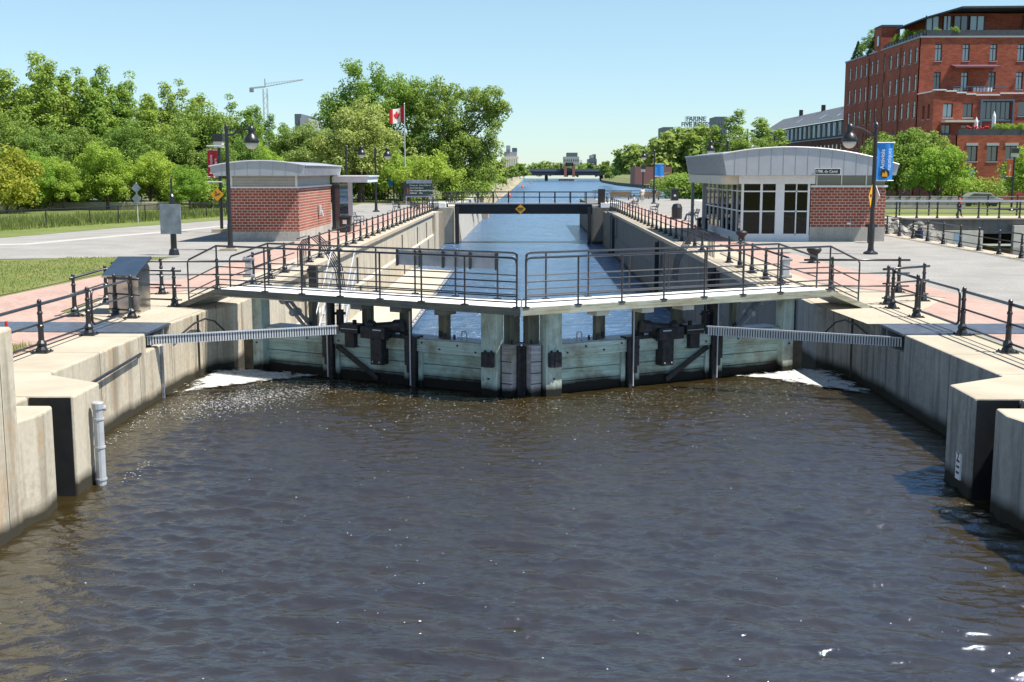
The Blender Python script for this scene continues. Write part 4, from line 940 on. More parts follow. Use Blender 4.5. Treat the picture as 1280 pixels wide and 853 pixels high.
# ------------------------------------------------------------------ flat bridge with railing
t=thing('flat_bridge',(-.5,120,0),'dark flat footbridge with yellow diamond sign across the lock','bridge')
m=MB(); m.box(-7.44,6.49,118.6,118.85,-.62,.35); m.box(-7.44,6.49,120.9,121.1,-.62,.35); m.build('girder','bridge_girder',t)
m=MB(); m.box(-8.6,7.6,118.4,121.3,.36,.46); m.build('deck','steel_grey',t)
for y in (118.5,121.2):
    for i in range(11):
        x=-8.3+i*1.58; m=MB(); m.box(x-.045,x+.045,y-.045,y+.045,.46,1.6); m.build('rail_post','bridge_girder',t)
    for z in (1.58,1.05):
        m=MB(); m.tube([(-8.6,y,z),(7.7,y,z)],.045 if z>1.2 else .03,6); m.build('rail','bridge_girder',t)
m=MB(); m.add([(-.75,118.35,.38),(-.22,118.35,-.12),(-.75,118.35,-.62),(-1.28,118.35,-.12)],[(0,1,2,3)]); q=m.build('diamond_sign','sign_yellow',t); s=q.modifiers.new('s','SOLIDIFY'); s.thickness=.02
m=MB(); m.bar((-1.05,118.32,-.02),(-.45,118.32,-.02),.02,.10); m.bar((-1.0,118.32,-.2),(-.5,118.32,-.2),.02,.06); m.build('sign_mark','black_paint',q)
m=MB(); m.box(7.1,7.8,118.3,118.7,.4,1.9); m.build('end_cabinet','bridge_girder',t)
# rails at bridge ends
rail('black railings at the left end of the flat bridge',[[(-13,117.5),(-9.6,117.5),(-8.9,118.3)]],[(-13,117.5),(-11.8,117.5),(-10.6,117.5),(-9.6,117.5)],(1.3,.9,.5))
rail('black railings at the right end of the flat bridge',[[(8.1,118.4),(8.2,124),(9.5,126)]],[(8.1,118.4),(8.2,120),(8.2,122),(8.3,124)],(1.3,.9,.5))
rail('far black railing along the plaza edge over the blue water',[[(8.8,157),(40,157)]],[(9+2.4*i,157) for i in range(13)],(1.1,.75,.4),(.03,.02,.02),mesh=THINMESH)
rail('black railing following the left canal wall beyond the flat bridge',[[(-8.7,124),(-8.7,176)]],[(-8.7,124+3.7*i) for i in range(15)],(1.1,.6,.3),(.03,.02,.02),mesh=THINMESH)
# ------------------------------------------------------------------ right side basin, rocks, bicycle bridge
rail('black railing along the right edge of the quay above the basin',[[(20.9,40),(21.3,74)]],[(20.9+.4*i/14,40+2.43*i) for i in range(14)],(1.05,.68,.30),(.03,.024,.024))
t=thing('quay_wall',(21.4,55,0),'concrete edge wall of the right quay over the side basin','quay wall'); m=MB(); m.extr([(21.2,-.01),(21.6,.01),(21.6,-4),(21.2,-4)][::-1],'y',18,92); m.box(20.75,21.6,18,92,-.2,.02); m.build('wall','coping',t)
t=thing('road_bridge',(45,92,0),'concrete cycle bridge with black rails at the right','bridge')
m=MB(); m.box(21.6,90,91.5,92,-1.15,-.02); m.box(21.6,90,92,96.6,-.6,-.02); m.build('side_wall','concrete_chamber_shade',t); m=MB(); m.box(19,90,91.3,96.8,-.02,.06); m.build('deck','coping',t)
m=MB(); m.box(30,35.5,91.2,91.45,-3.9,-.9); m.box(37.8,42,91.0,91.45,-4.0,-.5); m.build('abutment','cream',t); m=MB(); m.box(42.1,70,91.2,91.5,-4,-1.2); m.build('weir_panel','navy',t)
t2=thing('bridge_railing',(45,91.5,0),'near black railing of the cycle bridge, tallest posts','railing')
for y,x0 in ((91.6,19.2),):
    for i in range(26):
        x=x0+1.6*i; m=MB(); m.box(x-.05,x+.05,y-.05,y+.05,0.05,1.42); m.lathe((x,y,.05),[(.14,0),(.06,.2)],6); m.build('post','black_paint',t2)
    m=MB(); m.box(x0,x0+42,y-.06,y+.06,1.32,1.46); m.build('top_rail','light_steel',t2)
    for z in (1.15,.8,.45): 
        m=MB(); m.tube([(x0,y,z),(x0+42,y,z)],.035,6); m.build('lower_rail','black_paint',t2)
t2=thing('bridge_railing',(45,96.5,0),'far black railing of the cycle bridge, behind the walkers','railing')
for i in range(18):
    x=18.6+2.4*i; m=MB(); m.box(x-.05,x+.05,96.45,96.55,0.05,1.75); m.build('post','black_paint',t2)
for z in (1.6,1.15,.7): 
    m=MB(); m.tube([(18.6,96.5,z),(61,96.5,z)],.05,6); m.build('rail','black_paint',t2)
t=thing('pale_parapet',(36,112,0),'long pale grey parapet with posts behind the cycle bridge','parapet'); m=MB(); m.box(36,44,118,118.3,.0,1.2); m.build('wall','concrete_plain',t)
for i in range(8): 
    m=MB(); m.box(36.2+i*1.05,36.3+i*1.05,117.9,118,1.0,1.9); m.build('post','black_paint',t)
for k,(x,y) in enumerate(((26.6,79.5),(39.0,86))):
    t=thing('pile',(x,y,-2),['navy blue steel pile standing among the rocks','navy blue steel pile at the weir'][k],'pile'); m=MB(); m.tube([(x,y,-4),(x,y,-.3 if k==0 else .1)],.28,12); m.build('tube','navy',t)
t=thing('gauge_post',(30.9,84,-2),'pale blue gauge board beside the rocks','gauge board'); m=MB(); m.box(30.6,31.2,83.9,84,-3,-.6); m.build('board','window_pale',t)
# rocks
rg=random.Random(11)
def rock_mesh(seed):
    r_=random.Random(seed); m=MB(); n=7; prof=[]
    vs=[];
    for i in range(5):
        for j in range(n):
            th=math.pi*(i+.5)/5; ph=2*math.pi*j/n; q=.75+.5*r_.random(); vs.append((q*math.sin(th)*math.cos(ph),q*.8*math.sin(th)*math.sin(ph),.6*q*math.cos(th)))
    fs=[(i*n+j,i*n+(j+1)%n,(i+1)*n+(j+1)%n,(i+1)*n+j) for i in range(4) for j in range(n)]+[tuple(range(n)),tuple(range(5*n-1,4*n-1,-1))]
    m.add(vs,fs); o=m.build('rock','rock'); me=o.data; D.objects.remove(o); return me
RM=[rock_mesh(i) for i in range(6)]
for i in range(110):
    f=rg.random(); x=21.9+rg.random()*9; y=78+rg.random()*12.5
    z=-.6-2.2*(1-min(1,(y-77)/13))+rg.uniform(-.2,.1)
    o=link('boulder',RM[i%6]); o.location=(x,y,z); s=rg.uniform(.35,.75); o.scale=(s*1.2,s,s*.8); o.rotation_euler=(rg.random(),rg.random(),rg.random()*6)
    tag(o,'grey boulder in the rock pile below the cycle bridge','boulder','boulders under the cycle bridge')
# ------------------------------------------------------------------ people
def person(x,y,z,lab,top,bottom,pose='stand',face=0,h=1.72,hair='hair'):
    t=thing('person',(x,y,z),lab,'person',local=True,rz=face)
    s=h/1.72
    if pose=='stand' or pose=='walk':
        st=.22 if pose=='walk' else .06
        J={'pel':(0,0,.93),'ch':(0,.0,1.28),'nk':(0,.0,1.47),'hd':(0,-.02,1.60),'lh':(-.1,0,.9),'rh':(.1,0,.9),'lk':(-.1,-st*.6,.5),'rk':(.1,st*.3,.5),'la':(-.1,-st,.08),'ra':(.1,st,.10),'lt':(-.11,-st-.15,.03),'rt':(.11,st-.12,.03),
           'ls':(-.19,0,1.40),'rs':(.19,0,1.40),'le':(-.25,.05,1.13),'re':(.25,.0,1.13),'lw':(-.24,-.08,.90),'rw':(.25,-.12,.90)}
    elif pose=='sit':
        J={'pel':(0,0,.50),'ch':(0,.03,.85),'nk':(0,.02,1.05),'hd':(0,-.02,1.18),'lh':(-.1,-.02,.50),'rh':(.1,-.02,.50),'lk':(-.11,-.45,.52),'rk':(.11,-.45,.50),'la':(-.11,-.5,.09),'ra':(.11,-.62,.12),'lt':(-.11,-.66,.03),'rt':(.11,-.77,.06),
           'ls':(-.19,.02,.97),'rs':(.19,.02,.97),'le':(-.25,-.05,.72),'re':(.25,-.05,.72),'lw':(-.12,-.28,.64),'rw':(.12,-.28,.64)}
    else: # riding, leaning forward along -y
        J={'pel':(0,.25,1.0),'ch':(0,-.05,1.28),'nk':(0,-.22,1.42),'hd':(0,-.32,1.52),'lh':(-.09,.22,.98),'rh':(.09,.22,.98),'lk':(-.1,-.12,.72),'rk':(.1,-.02,.6),'la':(-.1,.12,.42),'ra':(.1,.18,.2),'lt':(-.1,-.02,.36),'rt':(.1,.04,.14),
           'ls':(-.17,-.15,1.36),'rs':(.17,-.15,1.36),'le':(-.22,-.32,1.15),'re':(.22,-.32,1.15),'lw':(-.2,-.5,1.05),'rw':(.2,-.5,1.05)}
    rad={'pel':.14,'ch':.145,'nk':.06,'hd':.095,'lh':.095,'rh':.095,'lk':.062,'rk':.062,'la':.045,'ra':.045,'lt':.04,'rt':.04,'ls':.065,'rs':.065,'le':.045,'re':.045,'lw':.033,'rw':.033}
    E=[('pel','ch'),('ch','nk'),('nk','hd'),('pel','lh'),('pel','rh'),('lh','lk'),('rh','rk'),('lk','la'),('rk','ra'),('la','lt'),('ra','rt'),('ch','ls'),('ch','rs'),('ls','le'),('rs','re'),('le','lw'),('re','rw')]
    def chain(name,keys,edges,grow,mat):
        me=D.meshes.new(name); idx={k:i for i,k in enumerate(keys)}
        me.from_pydata([tuple(c*s for c in J[k]) for k in keys],[(idx[a],idx[b]) for a,b in edges],[]); me.materials.append(M[mat])
        o=link(name,me,t); md=o.modifiers.new('skin','SKIN'); md.use_smooth_shade=True
        sk=me.skin_vertices[0].data if me.skin_vertices else None
        if sk is None: me.attributes.new('x','FLOAT','POINT')
        for k,i in idx.items():
            r_=rad[k]*s+grow; sk[i].radius=(r_,r_*.8)
        sk[0].use_root=True
        o.modifiers.new('sub','SUBSURF').levels=1; o.modifiers['sub'].render_levels=2
        return o
    def mk(name,keys,edges,grow,mat):
        # skin_vertices layer needs the skin modifier data; build through bmesh
        import bmesh
        bm=bmesh.new(); lay=bm.verts.layers.skin.verify(); vv={}
        for k in keys:
            v=bm.verts.new(tuple(c*s for c in J[k])); r_=rad[k]*s+grow; v[lay].radius=(r_,r_*.85); vv[k]=v
        vv[keys[0]][lay].use_root=True
        for a,b_ in edges: bm.edges.new((vv[a],vv[b_]))
        me=D.meshes.new(name); bm.to_mesh(me); bm.free(); me.materials.append(M[mat])
        o=link(name,me,t); o.modifiers.new('skin','SKIN').use_smooth_shade=True
        sb=o.modifiers.new('sub','SUBSURF'); sb.levels=1; sb.render_levels=2
        return o
    mk('body',list(J),E,0,'skin')
    mk('shirt',['ch','pel','ls','rs','le','re'],[('pel','ch'),('ch','ls'),('ch','rs'),('ls','le'),('rs','re')],.02,top)
    mk('trousers',['pel','lh','rh','lk','rk','la','ra'],[('pel','lh'),('pel','rh'),('lh','lk'),('rh','rk'),('lk','la'),('rk','ra')],.018,bottom)
    m=MB(); hx,hy,hz=[c*s for c in J['hd']]; m.ball((hx,hy+.02,hz+.05),.115,10,1.0); m.build('hair',hair,t,smooth=True)
    return t
person(-20.9,129.5,0,'person in bright blue top walking past the left pavilion','fabric_blue','fabric_grey','walk',R(20))
person(-19.9,129.0,0,'person in pale top and dark trousers beside the blue shirted walker','fabric_white','fabric_dark','walk',R(-10))
person(12.25,86.8,0.0,'person with red hair sitting on the nearest plaza bench, legs out','fabric_white','fabric_jean','sit',R(-90),1.75,'terracotta')
person(13.6,139,0,'person in white shirt standing by the banner lamp post','fabric_white','cream','stand',R(10),1.8)
person(15.1,140,0,'person in dark top standing right of the white shirted one','fabric_dark','fabric_grey','stand',R(-30),1.7)
person(10.8,119,0,'dark haired person sitting on the middle plaza bench','fabric_white','fabric_grey','sit',R(-90),1.75)
person(34.3,93.3,.06,'person in red top walking on the cycle bridge','fabric_red','fabric_dark','walk',R(60),1.75)
c=person(41.1,94.2,.06,'cyclist in white top riding over the cycle bridge','fabric_white','fabric_dark','ride',R(-90),1.8)
t=thing('bicycle',(41.1,94.2,.06),'dark bicycle ridden across the cycle bridge','bicycle',local=True,rz=R(-90))
for y in (-.5,.55):
    m=MB(); m.tube([(0,y+.34*math.cos(k*.4488),.35+.34*math.sin(k*.4488)) for k in range(15)],.02,6); m.build('wheel','black_paint',t)
m=MB(); m.tube([(0,.55,.35),(0,.1,.3),(0,.22,.85),(0,.55,.35)],.018,6); m.tube([(0,.1,.3),(0,-.38,.85),(0,.22,.8)],.018,6); m.tube([(0,-.5,.35),(0,-.38,.85),(0,-.4,1.0)],.018,6); m.build('frame','steel_grey',t)
m=MB(); m.tube([(-.25,-.45,1.03),(.25,-.45,1.03)],.015,6); m.build('handlebar','black_paint',t); m=MB(); m.box(-.06,.06,.12,.35,.86,.91); m.build('saddle','black_paint',t)
# benches
def bench(x,y,rz,lab,w=1.7):
    t=thing('park_bench',(x,y,0),lab,'bench','iron and slat benches',local=True,rz=rz)
    for sx in (-w/2+.12,w/2-.12):
        m=MB(); m.tube([(sx,-.25,0),(sx,-.22,.25),(sx,-.27,.42),(sx,.2,.42),(sx,.33,.9)],.03,6); m.tube([(sx,.3,0),(sx,.2,.42)],.03,6); m.tube([(sx,-.27,.42),(sx,-.25,.65),(sx,.24,.66)],.025,6); m.build('leg','black_paint',t)
    m=MB()
    for i in range(5): m.box(-w/2,w/2,-.26+i*.095,-.18+i*.095,.44,.47)
    m.build('seat','wood_slat' if y>200 else 'steel_grey',t)
    m=MB()
    for i in range(4): 
        z=.55+i*.1; yy=.24+i*.035; m.box(-w/2,w/2,yy,yy+.025,z,z+.075)
    m.build('backrest','steel_grey',t)
bench(-11.5,79,R(90),'bench behind the litter bin by the left pavilion')
bench(-12.3,109,R(90),'lone bench on the open paving left of the chamber')
bench(12.3,86.8,R(-90),'bench on the right plaza with the red haired sitter')
bench(10.9,101,R(-90),'empty grey bench between the two occupied benches')
bench(10.9,119,R(-90),'bench on the right plaza farthest of the three')
for x,y,l in ((11.8,150,'brown wooden picnic bench left on the far plaza'),(15.6,150,'brown wooden picnic bench beside the lamp post, far plaza')):
    t=thing('picnic_bench',(x,y,0),l,'bench'); m=MB(); m.box(x-1.3,x+1.3,y-.3,y+.3,.95,1.1); m.box(x-1.3,x+1.3,y-.35,y-.3,.45,.95); m.build('top','wood_slat',t)
    for sx in (-1.1,1.1):
        m=MB(); m.box(x+sx-.06,x+sx+.06,y-.25,y+.25,0,.95); m.build('leg','black_paint',t)
t=thing('litter_bin',(11.1,93,0),'dark rounded bin between the plaza benches','litter bin'); m=MB(); m.lathe((11.6,91,0),[(.4,0),(.42,.9),(.3,1.15),(.1,1.2)],12); m.build('body','black_paint',t)
t=thing('parked_bicycle',(-10.6,112,0),'dark bicycles and riders gear leaning near the left railing','bicycle')
for k in range(3):
    for y in (-.5,.5):
        m=MB(); yy=112+k*2+y; m.tube([(-10.6-k*.5+.1*math.sin(q),yy+.34*math.cos(q*.4488),.35+.34*math.sin(q*.4488)) for q in range(15)],.03,6); m.build('wheel','black_paint',t)
    m=MB(); m.tube([(-10.6-k*.5,111.5+k*2,.35),(-10.6-k*.5,112+k*2,.9),(-10.6-k*.5,112.5+k*2,.35)],.04,6); m.build('frame','black_paint',t)
# buoys
for i,(x,y) in enumerate(((-7.5,225),(-5.5,340),(-2.5,520),(2,700))):
    t=thing('buoy',(x,y,-3.6),['nearest pink channel buoy on the blue water','second pink channel buoy beyond the flat bridge','third pink channel buoy far up the canal','farthest tiny pink buoy before the swing bridge'][i],'buoy','pink buoys in line')
    m=MB(); m.lathe((x,y,-3.7),[(.45,0),(.5,.6),(.2,1.0),(.12,1.9)],10); m.build('float','banner_orange',t)
# ------------------------------------------------------------------ brick factory
def win(m_f,m_g,m_s,plane,a0,a1,z0,z1,c,fr=.09,dep=.12,mull=1,trans=True,out=-1):
    # plane 'y': wall facing -y at y=c ; plane 'x': wall facing -x at x=c
    def B(m,u0,u1,w0,w1,d0,d1):
        if plane=='y': m.box(u0,u1,c+out*d0,c+out*d1,w0,w1)
        else: m.box(c+out*d0,c+out*d1,u0,u1,w0,w1)
    B(m_g,a0+.02,a1-.02,z0+.02,z1-.02,-.02,.015)
    B(m_f,a0,a0+fr,z0,z1,-.02,.05);B(m_f,a1-fr,a1,z0,z1,-.02,.05);B(m_f,a0+fr,a1-fr,z1-fr,z1,-.02,.05);B(m_f,a0+fr,a1-fr,z0,z0+fr,-.02,.05)
    for k in range(1,mull+1):
        u=a0+(a1-a0)*k/(mull+1); B(m_f,u-.045,u+.045,z0+fr,z1-fr,-.01,.04)
    if trans: B(m_f,a0+fr,a1-fr,z1-.62,z1-.52,-.008,.042)
    B(m_s,a0-.08,a1+.08,z0-.12,z0-.003,-.02,.1)
def wallopen(m,plane,u0,u1,z0,z1,c,th,wins,out=1):
    # wall slab with real openings: grid decomposition
    us=sorted(set([u0,u1]+[w[0] for w in wins]+[w[1] for w in wins])); zs=sorted(set([z0,z1]+[w[2] for w in wins]+[w[3] for w in wins]))
    for i in range(len(us)-1):
        j=0
        while j<len(zs)-1:
            uc=(us[i]+us[i+1])/2
            def hole(jj): 
                zc=(zs[jj]+zs[jj+1])/2; return any(w[0]<uc<w[1] and w[2]<zc<w[3] for w in wins)
            if hole(j): j+=1; continue
            k=j
            while k+1<len(zs)-1 and not hole(k+1): k+=1
            if plane=='y': m.box(us[i],us[i+1],c,c+th,zs[j],zs[k+1])
            else: m.box(c,c+th,us[i],us[i+1],zs[j],zs[k+1])
            j=k+1
F=thing('brick_factory',(60,165,0),'tall red brick converted factory with rooftop garden, right background','building')
def facade(part,plane,u0,u1,z0,z1,c,wins,mat='brick_factory',glass='window_glass',mull=1,trans=True,deep=.28):
    m=MB(); wallopen(m,plane,u0,u1,z0,z1,c,.45,wins); o=m.build(part,mat,F)
    for wdw in wins:
        mf=MB();mg=MB();ms=MB()
        win(mf,mg,ms,plane,wdw[0],wdw[1],wdw[2],wdw[3],c+deep,mull=(wdw[4] if len(wdw)>4 else mull),trans=trans)
        f=mf.build('window','planter_dark',F); mg.build('pane',(wdw[5] if len(wdw)>5 else glass),f); 
        ms=MB()
        if plane=='y': ms.box(wdw[0]-.06,wdw[1]+.06,c-.06,c+.1,wdw[2]-.11,wdw[2]-.002)
        else: ms.box(c-.06,c+.1,wdw[0]-.06,wdw[1]+.06,wdw[2]-.11,wdw[2]-.002)
        ms.build('sill','far_grey',f)
Y0=155.
colsY=[188.2,184.9,182.2,179.3,176.4,173.7,170.5,167.4,164.5,161.7,159,156.5]
rows=[(18.4,20.45),(14.6,16.85),(11.0,13.25),(7.4,9.6),(3.8,6.0),(.9,2.6)]
wl=[(y-.45,y+.45,a,b,0) for y in colsY for a,b in rows]
facade('side_wall','x',155.001,191,0,21.5,52.4,wl,'brick_factory',deep=.08)
wf=[(x-.45,x+.45,a,b,1,'window_pale' if (i+k)%2==0 or k==0 else 'window_glass') for i,x in enumerate((54.75,58.3,61.85,65.4,69,72.6)) for k,(a,b) in enumerate(((18.45,20.65),(14.7,17.0)))]
facade('front_wall','y',52.4,90,0,21.5,155,wf,'brick_factory')
m=MB(); m.box(52.9,89.5,155.5,190.5,21.2,21.35); m.box(53,89.5,190.4,190.9,0,21.3); m.build('roof','slate',F)
m=MB(); m.box(52.28,90,154.88,155.3,21.5,21.72); m.box(52.28,52.8,155.3,172,21.5,21.72); m.box(52.28,52.8,173.6,191,20.9+.6,21.72); m.build('cornice','far_grey',F)
m=MB(); m.box(53.0,53.3,155.6,172,21.72,22.5); m.box(53.3,75,155.5,155.8,21.72,22.55); m.build('roof_planter','planter_dark',F)
m=MB(); 
for y in np.arange(156,172,1.3): m.box(52.85,52.95,y,y+.9,21.72,22.3)
m.build('roof_railing','far_dark',F)
m=MB(); m.box(52.35,55.0,172.2,175.4,21.3,25.0); m.build('stair_tower','brick_factory',F); m=MB(); m.box(52.3,55.3,172.0,175.6,25.0,25.3); m.build('tower_cap','planter_dark',F)
m=MB(); m.box(52.3,52.34,173.2,174.0,22.4,23.8); m.build('tower_window','window_pale',F)
for x in (52.37,):
    for y in (163,170.2,177.8): 
        m=MB(); m.box(52.25,52.38,y-.1,y+.1,0,21); m.build('drainpipe','rust',F)
# penthouse
m=MB(); m.box(56.5,84,160,175,21.35,25.3); m.build('penthouse','brick_factory',F)
m=MB(); m.add([(53.6,157.5,24.3),(58,156.2,25.5),(86,156.2,25.7),(86,178,25.7),(58,178,25.5),(53.6,170,24.3),(53.6,157.5,24.5),(58,156.2,25.75),(86,156.2,25.95),(86,178,25.95),(58,178,25.75),(53.6,170,24.5)],[(0,5,4,1),(1,4,3,2),(6,7,10,11),(7,8,9,10),(0,1,7,6),(1,2,8,7),(5,0,6,11)]); m.build('penthouse_roof','planter_dark',F)
for x0,x1,mt in ((56.9,57.8,'window_pale'),(58.3,60.0,'window_glass'),(60.4,62.2,'window_pale'),(54.6,56.2,'window_pale'),(67.5,68.4,'window_pale')):
    m=MB(); m.box(x0,x1,159.8,159.95,22.0,24.9); f=m.build('penthouse_window',mt,F); m=MB(); m.box(x0-.1,x0,159.7,159.9,21.9,25.0); m.box(x1,x1+.1,159.7,159.9,21.9,25.0); m.box((x0+x1)/2-.05,(x0+x1)/2+.05,159.7,159.79,21.9,25); m.build('frame','planter_dark',f)
m=MB(); m.box(58,66,159.6,159.79,22,22.3); m.build('penthouse_sill','rust',F)
m=MB(); 
for x,y in ((60.5,162),(62.5,163),(64.5,165),(68,163)): m.box(x,x+1.2,y,y+1,25.9,26.4)
m.build('roof_unit','far_grey',F)
# balcony
m=MB(); m.box(56.3,63.0,153.3,155,13.5,13.85); m.build('balcony_floor','planter_dark',F)
m=MB()
for x in np.arange(56.3,63.1,.6): m.box(x-.02,x+.02,153.3,153.34,13.85,14.95)
m.box(56.3,63.0,153.28,153.35,14.9,14.98); m.build('balcony_railing','far_dark',F)
for k in range(6): 
    m=MB(); x=59.2+k*.42; m.lathe((x,153.8,13.85),[(.14,0),(.18,1.0)],8); m.build('balcony_pot','white_paint',F)
for k in range(3): 
    m=MB(); x=56.7+k*.4; m.lathe((x,153.8,13.85),[(.15,0),(.2,.9)],8); m.build('balcony_pot','cream',F)
m=MB(); m.add([(56.4,153.2,17.4),(62.2,153.2,17.4),(62.2,155,17.75),(56.4,155,17.75),(56.4,153.2,17.6),(62.2,153.2,17.6),(62.2,155,17.95),(56.4,155,17.95)],[(0,3,2,1),(4,5,6,7),(0,1,5,4),(1,2,6,5),(2,3,7,6),(3,0,4,7)]); m.build('awning','maroon',F)
# annex
wa=[(53.6,54.85,10.7,12.5,1,'window_pale'),(56.1,57.35,10.7,12.5,1,'window_glass'),(58.5,62.1,10.45,12.75,5,'window_glass'),(63.0,65,10.9,12.8,1,'window_glass'),(53.5,54.7,8.5,9.8,1),(56.0,57.3,8.3,9.8,1),(66.5,68,10.9,12.7,1)]
facade('annex_wall','y',52.4,80,0,14.0,149,wa,'brick_factory',trans=False)
facade('annex_side','x',149.001,154.98,0,14.0,52.38,[(150.2,151.0,10.6,12.5,0,'window_pale'),(152.2,153.0,10.6,12.4,0,'window_pale')],'brick_factory',trans=False)
m=MB(); m.box(52.8,79,149.5,154.5,13.6,13.75); m.build('annex_roof','slate',F)
m=MB()
for i,(x0,x1,z) in enumerate(((52.3,53.9,14.15),(53.9,55.2,14.0),(55.2,56.4,13.8),(56.4,57.6,13.62),(57.6,60.6,13.5),(60.6,64,13.7),(64,80,13.4))): m.box(x0,x1,148.85,149.6,z-.0,z+.16)
m.box(52.25,52.7,149.6,154.9,14.0,14.15); m.build('annex_coping','white_trim',F)
m=MB(); m.box(58.2,62.4,148.7,148.98,12.8,13.0); m.box(58.2,58.45,148.7,148.98,8.3,12.8); m.box(62.2,62.4,148.7,148.98,8.3,12.8); m.box(58.45,62.2,148.75,148.98,10.2,10.4); m.build('bay_frame','far_dark',F)
m=MB(); m.box(53.4,57.6,147.3,149,10.05,10.3); m.build('cream_awning','cream',F)
wb=[(x0,x1,5.0,6.9,1) for x0,x1 in ((53.9,55.2),(56.3,57.6),(58.5,59.9),(61,62.4),(63.5,64.9))]+[(53.6,55.2,1.5,4.2,1,'window_pale'),(58,60,1.4,4.2,1)]
facade('wing_wall','y',52.7,80,0,8.2,141,wb,'brick_factory',trans=False)
facade('wing_side','x',141.001,148.98,0,8.2,52.7,[(y-.35,y+.35,5.0,6.9,0) for y in (142.4,144.4,146.6)]+[(y-.35,y+.35,1.5,3.6,0) for y in (142.4,144.4,146.6)],'brick_factory',trans=False)
m=MB(); m.box(53,80,141.4,148.8,7.9,8.0); m.build('terrace_floor','slate',F)
m=MB()
for x0,x1 in ((53.8,55.2),(56.2,57.7),(58.4,60.0),(60.9,62.5)): m.box(x0,x1,140.93,141.0,6.92,7.25)
m.build('lintel','far_grey',F)
m=MB(); m.box(52.9,63,141.2,141.6,8.2,8.95); m.box(63,80,141.2,144,8.2,10.6); m.build('terrace_planter','planter_dark',F)
for x,z in ((55.6,10.5),(59.0,11.2)):
    m=MB(); m.lathe((x if x<57 else 57.7,143,8.2),[(.1,0),(.26,.3),(.22,z-8.8),(.03,z-8.2)],8); m.build('closed_parasol','white_paint',F)
F.location.x-=1.55; F.scale.z=.967
# long low brick building
G=thing('long_brick_terrace',(55,222,0),'long low brick building with slate roof behind the factory','building')
m=MB(); m.box(52.4,66,191.2,256,0,9.3); m.build('brick_wall','brick_old',G)
m=MB(); m.box(52.6,66,191.2,256,9.3,12.2); m.build('upper_storey','planter_dark',G)
m=MB(); m.add([(52.1,191.2,12.2),(52.1,256.5,12.2),(56.5,256.5,15.0),(56.5,191.2,15.2),(66,191.2,15),(66,256.5,15)],[(0,3,2,1),(3,4,5,2)]); m.add([(52.1,191.2,12.2),(66,191.2,12.2),(66,191.2,15),(56.5,191.2,15.2)],[(0,1,2,3)]); m.build('roof','slate',G)
for i in range(18):
    y=193.2+i*3.5; m=MB(); m.box(52.3,52.6,y,y+1.5,9.7,11.9); f=m.build('window','window_pale' if i%3 else 'window_glass',G)
    m=MB(); m.box(52.25,52.58,y-.1,y,9.6,12); m.box(52.25,52.58,y+1.5,y+1.6,9.6,12); m.box(52.25,52.29,y+.7,y+.8,9.7,11.9); m.build('frame','far_grey',f)
for i in range(24):
    y=192.6+i*2.6; m=MB(); m.box(52.33,52.42,y,y+.8,5.9,8.2); m.build('window','window_glass',G)
m=MB(); m.box(52.2,52.45,191.2,256,9.2,9.4); m.build('string_course','far_grey',G)
for y in (205,222,240): 
    m=MB(); m.box(56.2,56.9,y,y+.5,15,16.2); m.build('vent_pipe','dark_steel',G)
for y in (200,212,230): 
    m=MB(); m.add([(53.5,y,13.15),(53.5,y+1.2,13.15),(54.9,y+1.2,14.05),(54.9,y,14.05)],[(0,1,2,3)]); m.build('skylight','window_pale',G)
G.location.x-=1.2; G.scale.z=.985
# ------------------------------------------------------------------ distant structures

def dist_building(name,lab,cat,boxes,Y,dep=30):
    x0=fp_(boxes[0][0],200,Y)[0]; t=thing(name,(x0,Y,0),lab,cat)
    for i,(u0,u1,v,mat,part) in enumerate(boxes):
        xa,_=fp_(u0,0,Y); xb,z=fp_(u1,v,Y); m=MB(); m.box(xa,xb,Y+i*.37,Y+dep+i*.4,0,z); m.build(part,mat,t)
        if part in ('block','tower'):
            n=max(2,int((u1-u0)/2.5))
            for k in range(n):
                xx=xa+(xb-xa)*(k+.3)/n; zz=z-3
                while zz>8:
                    m=MB(); m.box(xx,xx+(xb-xa)/n*.5,Y+i*.37-.15,Y+i*.37-.01,zz-2.6,zz); zz-=6.5; m.build('window','window_glass',t)
    return t
dist_building('grain_silo','pale concrete grain silo with square tower, left of the far canal','silo',[(627,648,196,'cream','silo_bins'),(632.5,637.5,182,'far_grey','tower'),(630,646,190,'far_grey','headhouse'),(640,646,185,'far_dark','headhouse_top')],900)
m=MB()
for k in range(9): x=fp_(628+k*2.3,0,899)[0]; m.tube([(x,898.5,0),(x,898.5,13)],1.2,10)
t=thing('silo_cylinder',(fp_(637,0,899)[0],898,0),'row of round pale silo bins before the square silo tower','silo'); m.build('bins','cream',t)
dist_building('distant_building','grey blue stepped block above the swing bridge','building',[(706,724,196,'far_grey','block'),(710,722,191,'far_dark','block'),(721,728,200,'white_paint','block')],1400)
dist_building('distant_building','small twin towered grey block right of the swing bridge tower','building',[(737,746,199,'far_dark','block'),(740,742,194,'far_grey','tower'),(743.5,745,193,'far_dark','tower')],1400)
dist_building('distant_building','dark glass tower behind the trees right of the rooftop sign','building',[(898,909,146,'far_dark','tower'),(890,901,166,'far_dark','block'),(898,905,177,'cream','block')],900)
dist_building('distant_building','red brown block below the rooftop sign','building',[(878,894,161,'far_brick','block'),(832,842,159,'far_dark','block')],800)
dist_building('distant_building','pale flats poking above the left trees near the crane','building',[(371,386,148,'far_grey','block'),(364,376,142.5,'far_dark','tower')],420)
dist_building('distant_building','low dark elevated roadway along the far horizon','viaduct',[(668,770,207.5,'far_dark','deck')],1600,8)
